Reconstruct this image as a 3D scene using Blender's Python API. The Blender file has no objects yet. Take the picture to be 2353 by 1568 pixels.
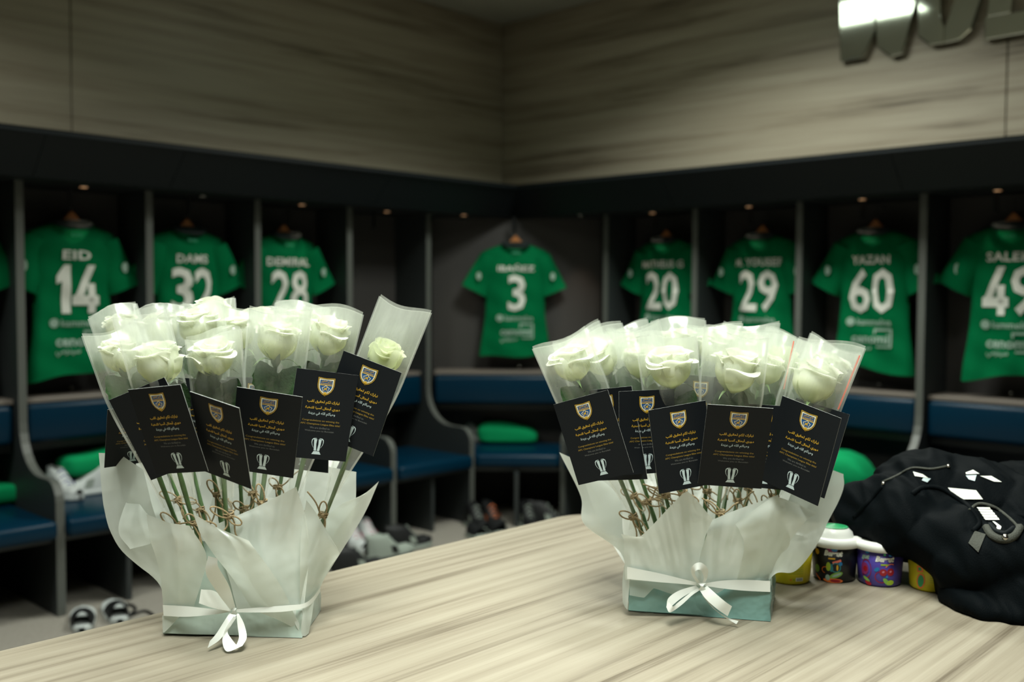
import bpy, bmesh, math, random
import numpy as np
from mathutils import Vector, Matrix, noise
from mathutils.bvhtree import BVHTree

sc = bpy.context.scene
C = sc.collection
R = math.radians
random.seed(7)

# ------------------------------------------------------------------ camera
FPX, CX, CY = 2288.0, 1176.5, 784.0
HEAD, PITCH, ROLL = R(43.7), R(2.66), R(0.27)
CAM = Vector((0, 0, 1.40))
FW = Vector((math.cos(PITCH) * math.cos(HEAD), math.cos(PITCH) * math.sin(HEAD), -math.sin(PITCH)))
r0 = Vector((math.sin(HEAD), -math.cos(HEAD), 0))
u0 = r0.cross(FW)
RT = r0 * math.cos(ROLL) + u0 * math.sin(ROLL)
UP = u0 * math.cos(ROLL) - r0 * math.sin(ROLL)
cam = bpy.data.cameras.new('camera')
cam.sensor_width = 36.0
cam.lens = FPX / 2353.0 * 36.0
cam.clip_start = 0.05
cam.dof.use_dof = True
cam.dof.focus_distance = 1.60
cam.dof.aperture_fstop = 2.8
camo = bpy.data.objects.new('camera', cam)
C.objects.link(camo)
camo.matrix_world = Matrix((
    (RT.x, UP.x, -FW.x, CAM.x), (RT.y, UP.y, -FW.y, CAM.y), (RT.z, UP.z, -FW.z, CAM.z), (0, 0, 0, 1)))
sc.camera = camo

def ray(px, py):
    return FW + RT * ((px - CX) / FPX) - UP * ((py - CY) / FPX)
def unp(px, py, d):
    return CAM + ray(px, py) * d
def onp(px, py, axis, val):
    r = ray(px, py)
    return CAM + r * ((val - CAM[axis]) / r[axis])

# ------------------------------------------------------------------ world, lights, exposure
sc.view_settings.view_transform = 'Standard'
sc.view_settings.look = 'None'
sc.view_settings.exposure = 0.0
sc.view_settings.gamma = 1.0
sc.view_settings.use_curve_mapping = False
w = bpy.data.worlds.new('world'); sc.world = w
w.use_nodes = True
w.node_tree.nodes['Background'].inputs[0].default_value = (0.35, 0.62, 0.6, 1)
w.node_tree.nodes['Background'].inputs[1].default_value = 0.008
try:
    sc.cycles.transparent_max_bounces = 32
    sc.cycles.max_bounces = 10
    sc.cycles.transmission_bounces = 8
    sc.cycles.sample_clamp_indirect = 4.0
    sc.cycles.caustics_reflective = False
    sc.cycles.caustics_refractive = False
    sc.cycles.use_denoising = True
except Exception:
    pass

def area(name, loc, sx, sy, watt, col, spread=180, target=None):
    l = bpy.data.lights.new(name, 'AREA'); l.shape = 'RECTANGLE'; l.size = sx; l.size_y = sy
    l.energy = watt; l.color = col; l.spread = R(spread)
    o = bpy.data.objects.new(name, l); C.objects.link(o); o.location = loc
    if target is not None:
        o.rotation_euler = (Vector(target) - Vector(loc)).to_track_quat('-Z', 'Y').to_euler()
    return o
def spot(name, loc, target, watt, col, ang, blend=0.6, size=0.04):
    l = bpy.data.lights.new(name, 'SPOT'); l.energy = watt; l.color = col; l.spot_size = R(ang); l.spot_blend = blend
    l.shadow_soft_size = size
    o = bpy.data.objects.new(name, l); C.objects.link(o); o.location = loc
    o.rotation_euler = (Vector(target) - Vector(loc)).to_track_quat('-Z', 'Y').to_euler()
    return o
LC = (0.96, 1.0, 0.92)
ZL_ = 3.385
area('ceiling_panel_light', (1.35, 1.25, ZL_), 1.0, 1.0, 29, LC, 112)
area('ceiling_panel_light', (0.30, 0.35, ZL_), 1.0, 1.0, 70, LC, 104)
area('ceiling_panel_light', (3.75, 2.60, ZL_), 0.6, 0.8, 62, LC, 140)
area('ceiling_panel_light', (0.70, 3.45, ZL_), 0.8, 0.6, 40, LC, 145)
area('ceiling_panel_light', (3.65, 0.90, ZL_), 0.6, 0.6, 16, LC, 150)

# ------------------------------------------------------------------ materials
def lin(c):
    return tuple(((x / 255) / 12.92 if x / 255 <= 0.04045 else ((x / 255 + 0.055) / 1.055) ** 2.4) for x in c) + (1.0,)
MATS = {}
def mat(name, rgb, rough=0.5, metal=0.0, spec=0.5, bump=0.0, bscale=40.0, var=0.0, vscale=8.0, coat=0.0, emit=None, estr=0.0, sheen=0.0):
    if name in MATS: return MATS[name]
    m = bpy.data.materials.new(name); m.use_nodes = True
    nt = m.node_tree; p = nt.nodes['Principled BSDF']
    p.inputs['Base Color'].default_value = lin(rgb)
    p.inputs['Roughness'].default_value = rough
    p.inputs['Metallic'].default_value = metal
    p.inputs['Specular IOR Level'].default_value = spec
    if coat: p.inputs['Coat Weight'].default_value = coat
    if sheen: p.inputs['Sheen Weight'].default_value = sheen
    if emit:
        p.inputs['Emission Color'].default_value = lin(emit); p.inputs['Emission Strength'].default_value = estr
    tc = nt.nodes.new('ShaderNodeTexCoord')
    if var:
        n = nt.nodes.new('ShaderNodeTexNoise'); n.inputs['Scale'].default_value = vscale; n.inputs['Detail'].default_value = 4
        nt.links.new(tc.outputs['Object'], n.inputs['Vector'])
        cr = nt.nodes.new('ShaderNodeValToRGB')
        a = [max(0, x * (1 - var)) for x in lin(rgb)[:3]]; b = [min(1, x * (1 + var)) for x in lin(rgb)[:3]]
        cr.color_ramp.elements[0].color = (*a, 1); cr.color_ramp.elements[1].color = (*b, 1)
        cr.color_ramp.elements[0].position = 0.3; cr.color_ramp.elements[1].position = 0.7
        nt.links.new(n.outputs['Fac'], cr.inputs['Fac']); nt.links.new(cr.outputs['Color'], p.inputs['Base Color'])
    if bump:
        n2 = nt.nodes.new('ShaderNodeTexNoise'); n2.inputs['Scale'].default_value = bscale; n2.inputs['Detail'].default_value = 3
        bp = nt.nodes.new('ShaderNodeBump'); bp.inputs['Strength'].default_value = bump; bp.inputs['Distance'].default_value = 0.01
        nt.links.new(tc.outputs['Object'], n2.inputs['Vector'])
        nt.links.new(n2.outputs['Fac'], bp.inputs['Height']); nt.links.new(bp.outputs['Normal'], p.inputs['Normal'])
    MATS[name] = m
    return m
def wood(name, cols, along, sl, sa, rough=0.35, warp=0.6, spec=0.4, fine=0.25):
    """veneer: grain runs along axis `along`; sa cycles along, sl cycles across"""
    m = bpy.data.materials.new(name); m.use_nodes = True
    nt = m.node_tree; L = nt.links.new; p = nt.nodes['Principled BSDF']
    p.inputs['Roughness'].default_value = rough; p.inputs['Specular IOR Level'].default_value = spec
    tc = nt.nodes.new('ShaderNodeTexCoord')
    mp = nt.nodes.new('ShaderNodeMapping')
    s = [sl, sl, sl]; s[along] = sa
    mp.inputs['Scale'].default_value = s
    L(tc.outputs['Object'], mp.inputs['Vector'])
    wn = nt.nodes.new('ShaderNodeTexNoise'); wn.inputs['Scale'].default_value = 0.55; wn.inputs['Detail'].default_value = 2
    L(mp.outputs['Vector'], wn.inputs['Vector'])
    mx = nt.nodes.new('ShaderNodeMix'); mx.data_type = 'VECTOR'; mx.inputs['Factor'].default_value = 0.5
    vm = nt.nodes.new('ShaderNodeVectorMath'); vm.operation = 'SCALE'; vm.inputs['Scale'].default_value = warp
    L(wn.outputs['Color'], vm.inputs[0])
    va = nt.nodes.new('ShaderNodeVectorMath'); va.operation = 'ADD'
    L(mp.outputs['Vector'], va.inputs[0]); L(vm.outputs['Vector'], va.inputs[1])
    n1 = nt.nodes.new('ShaderNodeTexNoise'); n1.inputs['Scale'].default_value = 1.0; n1.inputs['Detail'].default_value = 3.5; n1.inputs['Roughness'].default_value = 0.5
    L(va.outputs['Vector'], n1.inputs['Vector'])
    n2 = nt.nodes.new('ShaderNodeTexNoise'); n2.inputs['Scale'].default_value = 6.0; n2.inputs['Detail'].default_value = 4
    L(va.outputs['Vector'], n2.inputs['Vector'])
    ma = nt.nodes.new('ShaderNodeMath'); ma.operation = 'MULTIPLY_ADD'; ma.inputs[1].default_value = fine; 
    L(n2.outputs['Fac'], ma.inputs[0])
    ms = nt.nodes.new('ShaderNodeMath'); ms.operation = 'MULTIPLY'; ms.inputs[1].default_value = 1 - fine
    L(n1.outputs['Fac'], ms.inputs[0]); L(ms.outputs[0], ma.inputs[2])
    cr = nt.nodes.new('ShaderNodeValToRGB')
    el = cr.color_ramp.elements
    el[0].position = 0.30; el[0].color = lin(cols[0]); el[1].position = 0.66; el[1].color = lin(cols[2])
    e = el.new(0.46); e.color = lin(cols[1])
    L(ma.outputs[0], cr.inputs['Fac']); L(cr.outputs['Color'], p.inputs['Base Color'])
    bp = nt.nodes.new('ShaderNodeBump'); bp.inputs['Strength'].default_value = 0.06; bp.inputs['Distance'].default_value = 0.004
    L(n2.outputs['Fac'], bp.inputs['Height']); L(bp.outputs['Normal'], p.inputs['Normal'])
    return m
def film(name, rgb, transp, trans=0.5, gloss=0.12, rough=0.2, streak=0.0, sscale=(90, 90, 2), wrinkle=0.0, lit_haze=None):
    """translucent sheet: part see-through, part scattering (diffuse + translucent), thin gloss"""
    m = bpy.data.materials.new(name); m.use_nodes = True
    nt = m.node_tree; L = nt.links.new; nt.nodes.remove(nt.nodes['Principled BSDF'])
    out = nt.nodes['Material Output']
    d = nt.nodes.new('ShaderNodeBsdfDiffuse'); d.inputs['Color'].default_value = lin(rgb)
    t = nt.nodes.new('ShaderNodeBsdfTranslucent'); t.inputs['Color'].default_value = lin(rgb)
    g = nt.nodes.new('ShaderNodeBsdfGlossy'); g.inputs['Roughness'].default_value = rough; g.inputs['Color'].default_value = (1, 1, 1, 1)
    tr = nt.nodes.new('ShaderNodeBsdfTransparent')
    m1 = nt.nodes.new('ShaderNodeMixShader'); m1.inputs[0].default_value = trans
    L(d.outputs[0], m1.inputs[1]); L(t.outputs[0], m1.inputs[2])
    m2 = nt.nodes.new('ShaderNodeMixShader'); m2.inputs[0].default_value = transp
    L(m1.outputs[0], m2.inputs[1]); L(tr.outputs[0], m2.inputs[2])
    m3 = nt.nodes.new('ShaderNodeMixShader'); m3.inputs[0].default_value = gloss
    L(m2.outputs[0], m3.inputs[1]); L(g.outputs[0], m3.inputs[2])
    L(m3.outputs[0], out.inputs[0])
    tc = nt.nodes.new('ShaderNodeTexCoord')
    if streak:
        mp = nt.nodes.new('ShaderNodeMapping'); mp.inputs['Scale'].default_value = sscale
        n = nt.nodes.new('ShaderNodeTexNoise'); n.inputs['Scale'].default_value = 1; n.inputs['Detail'].default_value = 3
        L(tc.outputs['Object'], mp.inputs['Vector']); L(mp.outputs['Vector'], n.inputs['Vector'])
        mr = nt.nodes.new('ShaderNodeMapRange'); mr.inputs['From Min'].default_value = 0.3; mr.inputs['From Max'].default_value = 0.7
        mr.inputs['To Min'].default_value = transp - streak; mr.inputs['To Max'].default_value = min(1, transp + streak)
        L(n.outputs['Fac'], mr.inputs['Value']); L(mr.outputs[0], m2.inputs[0])
        if lit_haze:      # milky haze of top-lit, layered film, put into its opacity towards the top
            sp = nt.nodes.new('ShaderNodeSeparateXYZ'); L(tc.outputs['Generated'], sp.inputs[0])
            fr = nt.nodes.new('ShaderNodeMapRange'); fr.interpolation_type = 'SMOOTHSTEP'
            fr.inputs['From Min'].default_value = lit_haze[0]; fr.inputs['From Max'].default_value = lit_haze[1]; fr.inputs['To Min'].default_value = 0.0; fr.inputs['To Max'].default_value = lit_haze[2]
            L(sp.outputs['Z'], fr.inputs['Value'])
            sb = nt.nodes.new('ShaderNodeMath'); sb.operation = 'SUBTRACT'; L(mr.outputs[0], sb.inputs[0]); L(fr.outputs[0], sb.inputs[1]); L(sb.outputs[0], m2.inputs[0])
    if wrinkle:
        n = nt.nodes.new('ShaderNodeTexNoise'); n.inputs['Scale'].default_value = 14; n.inputs['Detail'].default_value = 2
        L(tc.outputs['Object'], n.inputs['Vector'])
        bp = nt.nodes.new('ShaderNodeBump'); bp.inputs['Strength'].default_value = wrinkle; bp.inputs['Distance'].default_value = 0.02
        L(n.outputs['Fac'], bp.inputs['Height'])
        for nd in (d, t, g): L(bp.outputs[0], nd.inputs['Normal'])
    MATS[name] = m
    return m
def petal_mat(name, base, tip):
    m = bpy.data.materials.new(name); m.use_nodes = True
    nt = m.node_tree; L = nt.links.new; p = nt.nodes['Principled BSDF']
    out = nt.nodes['Material Output']
    tc = nt.nodes.new('ShaderNodeTexCoord'); sx = nt.nodes.new('ShaderNodeSeparateXYZ'); L(tc.outputs['Object'], sx.inputs[0])
    mr = nt.nodes.new('ShaderNodeMapRange'); mr.inputs['From Min'].default_value = 0.0; mr.inputs['From Max'].default_value = 0.048
    L(sx.outputs['Z'], mr.inputs['Value'])
    cr = nt.nodes.new('ShaderNodeValToRGB'); cr.color_ramp.elements[0].color = lin(base); cr.color_ramp.elements[1].color = lin(tip)
    cr.color_ramp.elements[1].position = 0.85
    L(mr.outputs[0], cr.inputs['Fac'])
    n = nt.nodes.new('ShaderNodeTexNoise'); n.inputs['Scale'].default_value = 60
    L(tc.outputs['Object'], n.inputs['Vector'])
    L(cr.outputs['Color'], p.inputs['Base Color']); p.inputs['Roughness'].default_value = 0.6; p.inputs['Specular IOR Level'].default_value = 0.25
    t = nt.nodes.new('ShaderNodeBsdfTranslucent'); L(cr.outputs['Color'], t.inputs['Color'])
    mx = nt.nodes.new('ShaderNodeMixShader'); mx.inputs[0].default_value = 0.5
    L(p.outputs[0], mx.inputs[1]); L(t.outputs[0], mx.inputs[2]); L(mx.outputs[0], out.inputs[0])
    return m

M_TABLE = wood('oak_table_veneer', ((94, 85, 71), (134, 126, 110), (148, 141, 125)), 0, 46, 0.9, 0.42, 1.0, spec=0.25)
M_WALLX = wood('oak_wall_veneer_left', ((108, 98, 80), (160, 150, 130), (178, 170, 150)), 0, 15, 0.6, 0.45, 1.9)
M_WALLY = wood('oak_wall_veneer_right', ((108, 98, 80), (160, 150, 130), (178, 170, 150)), 1, 15, 0.6, 0.45, 1.9)
M_LOCK = mat('grey_locker_laminate', (48, 53, 53), 0.5, bump=0.03, bscale=300)
M_LOCKB = mat('grey_locker_back', (60, 58, 56), 0.55, bump=0.03, bscale=300)
M_EDGE = mat('grey_lit_edge', (92, 95, 90), 0.45)  # front edges catch the room light; that brightness is put into this lighter grey
M_LEDGE = mat('grey_ledge_laminate', (120, 112, 104), 0.35)
M_CANOPY = mat('charcoal_canopy_panel', (14, 21, 24), 0.55, spec=0.3, bump=0.02, bscale=200)
M_SOFF = mat('charcoal_soffit', (14, 18, 19), 0.6)
M_BLUE = mat('blue_vinyl', (0, 40, 60), 0.36, bump=0.05, bscale=350, spec=0.2)
M_FLOOR = mat('grey_carpet_floor', (146, 141, 131), 0.9, bump=0.3, bscale=400, var=0.12, vscale=60)
M_CEIL = mat('white_ceiling_paint', (190, 192, 180), 0.8, bump=0.02, bscale=60)
M_DARK = mat('dark_wall_paint', (58, 60, 60), 0.8, bump=0.02, bscale=60)
M_LAMP = mat('warm_lamp_lens', (255, 200, 150), 0.4, emit=(255, 190, 130), estr=0.9)
M_LAMPOFF = mat('unlit_lamp_lens', (90, 80, 70), 0.3)
M_CHROME = mat('chrome', (205, 208, 200), 0.06, metal=1.0)
M_STEEL = mat('brushed_steel', (180, 176, 168), 0.2, metal=1.0)
M_GREEN = mat('green_jersey_knit', (0, 104, 60), 0.8, bump=0.08, bscale=500, spec=0.06)
M_GREEN2 = mat('green_towel_cloth', (0, 150, 90), 0.85, bump=0.25, bscale=220, spec=0.2)
M_COLL = mat('dark_collar_rib', (10, 28, 26), 0.8)
M_WHITEP = mat('white_print', (222, 224, 214), 0.6)
M_GREYP = mat('pale_print', (150, 176, 160), 0.6)
M_GREENP = mat('mint_print', (60, 170, 125), 0.6)
M_HANG = mat('orange_wood_hanger', (176, 112, 60), 0.4, var=0.15, vscale=30)
M_BLACKM = mat('black_metal', (16, 18, 18), 0.4)
M_CARD = mat('black_card_stock', (10, 15, 19), 0.6, spec=0.2, bump=0.02, bscale=600)
M_CARDE = mat('card_white_core', (190, 195, 190), 0.7)
M_GOLD = mat('gold_print', (186, 148, 40), 0.5)
M_GOLD2 = mat('dull_gold_print', (128, 104, 34), 0.55)
M_CREAM = mat('cream_print', (214, 205, 170), 0.55)
M_NAVY = mat('navy_print', (18, 70, 122), 0.5)
M_DIM = mat('dim_grey_print', (92, 94, 92), 0.6)
M_SILV = mat('silver_print', (172, 188, 190), 0.4)
M_STEM = mat('rose_stem_green', (74, 104, 58), 0.5, var=0.25, vscale=60)
M_LEAF = mat('rose_leaf_green', (52, 80, 46), 0.5, var=0.25, vscale=70, bump=0.2, bscale=180)
M_SEPAL = mat('sepal_green', (96, 122, 70), 0.55, var=0.2, vscale=90)
M_TWINE = mat('jute_twine', (178, 156, 118), 0.9, bump=0.6, bscale=900, var=0.25, vscale=300)
M_PETAL = petal_mat('cream_white_petal', (224, 230, 140), (238, 241, 226))
M_PETAL2 = petal_mat('greenish_white_petal', (200, 216, 116), (234, 239, 206))
M_SLEEVE = film('cellophane_lit_haze', (240, 246, 236), 0.88, 0.55, 0.035, 0.18, streak=0.04, lit_haze=(0.55, 0.98, 0.24))
M_SEAL = film('sealed_cellophane_edge', (240, 246, 238), 0.62, 0.5, 0.08, 0.2)
M_PAPER = film('white_wrapping_paper', (231, 237, 230), 0.10, 0.46, 0.05, 0.32, wrinkle=0.4)
M_MINT = mat('mint_foil_paper', (166, 182, 172), 0.28, bump=0.6, bscale=16, spec=0.6)
M_TEAL = mat('teal_foil_paper', (112, 150, 144), 0.22, bump=0.7, bscale=16, spec=0.6)
M_VEIL = film('thin_tissue_paper', (226, 236, 230), 0.45, 0.4, 0.05, 0.3)
M_RIBBON = film('white_satin_ribbon', (232, 236, 230), 0.0, 0.18, 0.10, 0.3)
M_TUBK = mat('black_tub_plastic', (14, 16, 20), 0.35)
M_TUBP = mat('purple_tub_plastic', (74, 62, 150), 0.35)
M_TUBY = mat('yellow_tub_plastic', (214, 200, 30), 0.4)
M_LID = mat('white_lid_plastic', (232, 234, 228), 0.3)
M_LIDC = mat('clear_lid_window', (120, 122, 112), 0.25)
M_LIDG = mat('green_lid_label', (30, 150, 90), 0.35)
M_BAG = mat('black_nylon', (7, 11, 13), 0.65, bump=0.15, bscale=400, spec=0.03)
M_BAG2 = mat('grey_nylon_webbing', (66, 68, 62), 0.7, spec=0.15, bump=0.3, bscale=300)
M_BAG3 = mat('charcoal_nylon', (13, 18, 20), 0.6, bump=0.15, bscale=400, spec=0.1)
M_SHOEW = mat('white_shoe_leather', (200, 206, 204), 0.5)
M_SHOEG = mat('pale_grey_shoe_mesh', (150, 160, 150), 0.7, bump=0.2, bscale=200)
M_SHOEK = mat('black_shoe_mesh', (14, 16, 17), 0.6, bump=0.2, bscale=200)
M_PINK = mat('pink_print', (200, 120, 140), 0.5)
M_ORANGE = mat('orange_print', (232, 118, 50), 0.5)
M_RED = mat('red_print', (150, 16, 30), 0.4)
M_CORAL = mat('coral_print', (236, 120, 100), 0.5)
M_LIME = mat('lime_print', (150, 175, 40), 0.5)
M_MELON = mat('melon_green_print', (120, 165, 70), 0.5)
M_SKY = mat('sky_blue_print', (20, 120, 180), 0.5)
M_TEALP = mat('teal_print', (40, 120, 130), 0.5)
M_PURP = mat('violet_print', (80, 70, 150), 0.6)
M_MAGENTA = mat('magenta_print', (140, 40, 100), 0.5)
M_YELP = mat('yellow_print', (226, 176, 40), 0.5)

# ------------------------------------------------------------------ object helpers
def thing(name, label, cat, loc=(0, 0, 0), group=None):
    o = bpy.data.objects.new(name, None); C.objects.link(o); o.location = loc
    o.empty_display_size = 0.05
    o['label'] = label; o['category'] = cat
    if group: o['group'] = group
    return o
def mesh(verts, faces, m, smooth=False, name='m'):
    me = bpy.data.meshes.new(name); me.from_pydata([tuple(v) for v in verts], [], faces); me.update()
    for mm in (m if isinstance(m, (list, tuple)) else [m]): me.materials.append(mm)
    if smooth: me.polygons.foreach_set('use_smooth', [True] * len(me.polygons))
    return me
def wpos(o):
    """world offset of an object built by us: only translations are used on the chain except for matrix-posed things"""
    p = Vector((0, 0, 0))
    while o is not None:
        p = p + o.location; o = o.parent
    return p
def put(name, me, parent=None, world=True):
    """link a mesh object; world=True: the mesh is in world coordinates and is shifted into its parent's frame"""
    o = bpy.data.objects.new(name, me); C.objects.link(o)
    if parent is not None:
        o.parent = parent
        if world:
            me.transform(Matrix.Translation(-wpos(parent)))
    return o
def struct(name, me, parent=None):
    o = bpy.data.objects.new(name, me); C.objects.link(o)
    if parent: o.parent = parent
    else: o['kind'] = 'structure'
    return o
class MB:
    def __init__(s): s.v = []; s.f = []
    def add(s, v, f):
        n = len(s.v); s.v += [Vector(x) for x in v]; s.f += [tuple(i + n for i in q) for q in f]
        return s
    def box(s, a, b):
        (x0, y0, z0), (x1, y1, z1) = a, b
        return s.add([(x0, y0, z0), (x1, y0, z0), (x1, y1, z0), (x0, y1, z0), (x0, y0, z1), (x1, y0, z1), (x1, y1, z1), (x0, y1, z1)],
                     [(3, 2, 1, 0), (4, 5, 6, 7), (0, 1, 5, 4), (1, 2, 6, 5), (2, 3, 7, 6), (3, 0, 4, 7)])
    def tube(s, pts, rad, n=6, closed=False, caps=True):
        pts = [Vector(p) for p in pts]; k = len(pts)
        rr = rad if isinstance(rad, (list, tuple)) else [rad] * k
        vs = []; fs = []; prev = None
        for i, p in enumerate(pts):
            a = pts[(i - 1) % k] if (i > 0 or closed) else p
            b = pts[(i + 1) % k] if (i < k - 1 or closed) else p
            t = (b - a).normalized() if (b - a).length > 1e-9 else Vector((0, 0, 1))
            if prev is None:
                ref = Vector((0, 0, 1)) if abs(t.z) < 0.9 else Vector((1, 0, 0))
                nn = t.cross(ref).normalized()
            else:
                nn = (prev - t * prev.dot(t)); nn = nn.normalized() if nn.length > 1e-6 else t.orthogonal().normalized()
            prev = nn; bb = t.cross(nn)
            for j in range(n):
                an = 2 * math.pi * j / n
                vs.append(p + (nn * math.cos(an) + bb * math.sin(an)) * rr[i])
        m_ = k if closed else k - 1
        for i in range(m_):
            for j in range(n):
                i2 = (i + 1) % k
                fs.append((i * n + j, i * n + (j + 1) % n, i2 * n + (j + 1) % n, i2 * n + j))
        if caps and not closed:
            fs.append(tuple(range(n - 1, -1, -1))); fs.append(tuple((k - 1) * n + j for j in range(n)))
        return s.add(vs, fs)
    def lathe(s, prof, c, n=24, ax=None):
        """prof [(r,z)], around vertical axis at c"""
        c = Vector(c); vs = []; fs = []
        for r, z in prof:
            for j in range(n):
                a = 2 * math.pi * j / n
                vs.append(c + Vector((r * math.cos(a), r * math.sin(a), z)))
        for i in range(len(prof) - 1):
            for j in range(n):
                fs.append((i * n + j, i * n + (j + 1) % n, (i + 1) * n + (j + 1) % n, (i + 1) * n + j))
        return s.add(vs, fs)
    def prism(s, poly, vec):
        n = len(poly); vec = Vector(vec)
        v = [Vector(p) for p in poly] + [Vector(p) + vec for p in poly]
        f = [tuple(range(n - 1, -1, -1)), tuple(range(n, 2 * n))] + [(i, (i + 1) % n, n + (i + 1) % n, n + i) for i in range(n)]
        return s.add(v, f)
    def grid(s, P, flip=False):
        """P[i][j] points"""
        a = len(P); b = len(P[0]); v = [p for row in P for p in row]
        f = []
        for i in range(a - 1):
            for j in range(b - 1):
                q = (i * b + j, i * b + j + 1, (i + 1) * b + j + 1, (i + 1) * b + j)
                f.append(q[::-1] if flip else q)
        return s.add(v, f)
    def sphere(s, c, rx, ry=None, rz=None, nu=12, nv=8, rot=None):
        ry = rx if ry is None else ry; rz = rx if rz is None else rz
        c = Vector(c); P = []
        for i in range(nv + 1):
            th = math.pi * i / nv
            row = []
            for j in range(nu + 1):
                ph = 2 * math.pi * j / nu
                p = Vector((rx * math.sin(th) * math.cos(ph), ry * math.sin(th) * math.sin(ph), rz * math.cos(th)))
                row.append(c + ((rot @ p) if rot else p))
            P.append(row)
        return s.grid(P)
    def mesh(s, m, smooth=False): return mesh(s.v, s.f, m, smooth)
def bevel(me, w=0.005, seg=2, ang=30):
    bm = bmesh.new(); bm.from_mesh(me)
    bmesh.ops.remove_doubles(bm, verts=bm.verts, dist=1e-6)
    bmesh.ops.recalc_face_normals(bm, faces=bm.faces)
    es = [e for e in bm.edges if len(e.link_faces) == 2 and e.calc_face_angle(0) > R(ang)]
    bmesh.ops.bevel(bm, geom=es, offset=w, segments=seg, profile=0.5, affect='EDGES', clamp_overlap=True)
    bm.to_mesh(me); bm.free(); return me
def crom(pts, n):
    """Catmull-Rom through pts (numpy-able tuples), n samples"""
    P = np.array(pts, float); k = len(P)
    out = []
    for i in range(n):
        t = i / (n - 1) * (k - 1); a = min(int(t), k - 2); u = t - a
        p0 = P[a - 1] if a > 0 else 2 * P[a] - P[a + 1]
        p1, p2 = P[a], P[a + 1]
        p3 = P[a + 2] if a + 2 < k else 2 * p2 - p1
        out.append(0.5 * ((2 * p1) + (p2 - p0) * u + (2 * p0 - 5 * p1 + 4 * p2 - p3) * u * u + (3 * p1 - p0 - 3 * p2 + p3) * u ** 3))
    return np.array(out)

# text ------------------------------------------------------------
AR = {  # isolated form code point, number of forms (4 = joins both sides, 2 = joins right only)
 'ا': (0xFE8D, 2), 'أ': (0xFE83, 2), 'آ': (0xFE81, 2), 'ب': (0xFE8F, 4), 'ت': (0xFE95, 4), 'ة': (0xFE93, 2), 'ح': (0xFEA1, 4),
 'خ': (0xFEA5, 4), 'د': (0xFEA9, 2), 'ر': (0xFEAD, 2), 'س': (0xFEB1, 4), 'ط': (0xFEC1, 4), 'ق': (0xFED5, 4), 'ك': (0xFED9, 4),
 'ل': (0xFEDD, 4), 'م': (0xFEE1, 4), 'ن': (0xFEE5, 4), 'ه': (0xFEE9, 4), 'و': (0xFEED, 2), 'ي': (0xFEF1, 4), 'ف': (0xFED1, 4), 'ع': (0xFEC9, 4)}
def arabic(s):
    words = []
    for wd in s.split(' '):
        o = []
        for i, ch in enumerate(wd):
            b, nf = AR[ch]
            pj = i > 0 and AR[wd[i - 1]][1] == 4
            nj = nf == 4 and i < len(wd) - 1
            k = 3 if (pj and nj) else (2 if nj else (1 if pj else 0))
            o.append(chr(b + k))
        words.append(''.join(reversed(o)))
    return ' '.join(reversed(words))
def text_mesh(s, m, width=None, height=None, bold=0.0, res=2, spacing=1.0, shear=0.0, extrude=0.0):
    """flat text in XY, centred on its bounding box"""
    c = bpy.data.curves.new('lettering', 'FONT'); c.body = s; c.resolution_u = res; c.offset = bold; c.space_character = spacing; c.shear = shear
    c.extrude = extrude
    o = bpy.data.objects.new('lettering', c); C.objects.link(o)
    dg = bpy.context.evaluated_depsgraph_get(); dg.update()
    me = bpy.data.meshes.new_from_object(o.evaluated_get(dg))
    bpy.data.objects.remove(o); bpy.data.curves.remove(c)
    co = np.array([v.co for v in me.vertices]); lo = co.min(0); hi = co.max(0); mid = (lo + hi) / 2
    sx = sy = 1.0
    if width: sx = width / (hi[0] - lo[0]); sy = sx
    if height: sy = height / (hi[1] - lo[1]); sx = sx if width else sy
    me.transform(Matrix.Diagonal((sx, sy, 1, 1)) @ Matrix.Translation((-mid[0], -mid[1], 0)))
    me.materials.clear(); me.materials.append(m)
    return me
def chop(me, step, axis=0):
    bm = bmesh.new(); bm.from_mesh(me)
    xs = [v.co[axis] for v in bm.verts]
    a, b = min(xs), max(xs); x = math.floor(a / step) * step
    n = Vector((0, 0, 0)); n[axis] = 1
    while x < b:
        if x > a:
            p = Vector((0, 0, 0)); p[axis] = x
            bmesh.ops.bisect_plane(bm, geom=bm.verts[:] + bm.edges[:] + bm.faces[:], plane_co=p, plane_no=n)
        x += step
    bm.to_mesh(me); bm.free(); return me
def join(meshes, mats):
    """join meshes (each with its own single material) into one mesh with material slots"""
    bm = bmesh.new(); out = bpy.data.meshes.new('m')
    for me, mi in meshes:
        n0 = len(bm.faces); bm.from_mesh(me); bm.faces.ensure_lookup_table()
        for f in bm.faces[n0:]: f.material_index = mi
    bm.to_mesh(out); bm.free()
    for m in mats: out.materials.append(m)
    return out

# ================================================================== room shell
YW, XW = 5.20, 5.33            # veneered walls
YU, YF, YS, YB = 4.74, 4.34, 4.30, 5.06   # left run: divider front, lower front, seat front, locker back
XU, XF, XS, XB = 4.97, 4.57, 4.53, 5.28   # right run
ZS = 1.905                     # soffit height
ZC = onp(1150, 55, 1, YW).z    # ceiling height
X0, Y0 = -3.2, -3.6
struct('floor', MB().box((X0, Y0, -0.1), (XW + 0.3, YW + 0.3, 0.0)).mesh(M_FLOOR))
ce = MB()
for a, b in (((X0, YW - 0.42), (XW, YW)), ((XW - 0.42, Y0), (XW, YW - 0.42)), ((X0, Y0), (XW - 0.42, Y0 + 0.4)), ((X0, Y0 + 0.4), (X0 + 0.4, YW - 0.42))):
    ce.box((a[0], a[1], ZC), (b[0], b[1], ZC + 0.1))
struct('trim_1', ce.mesh(M_CEIL))
struct('ceiling', MB().box((X0, Y0, ZC + 0.06), (XW, YW, ZC + 0.16)).mesh(M_CEIL))
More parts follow.
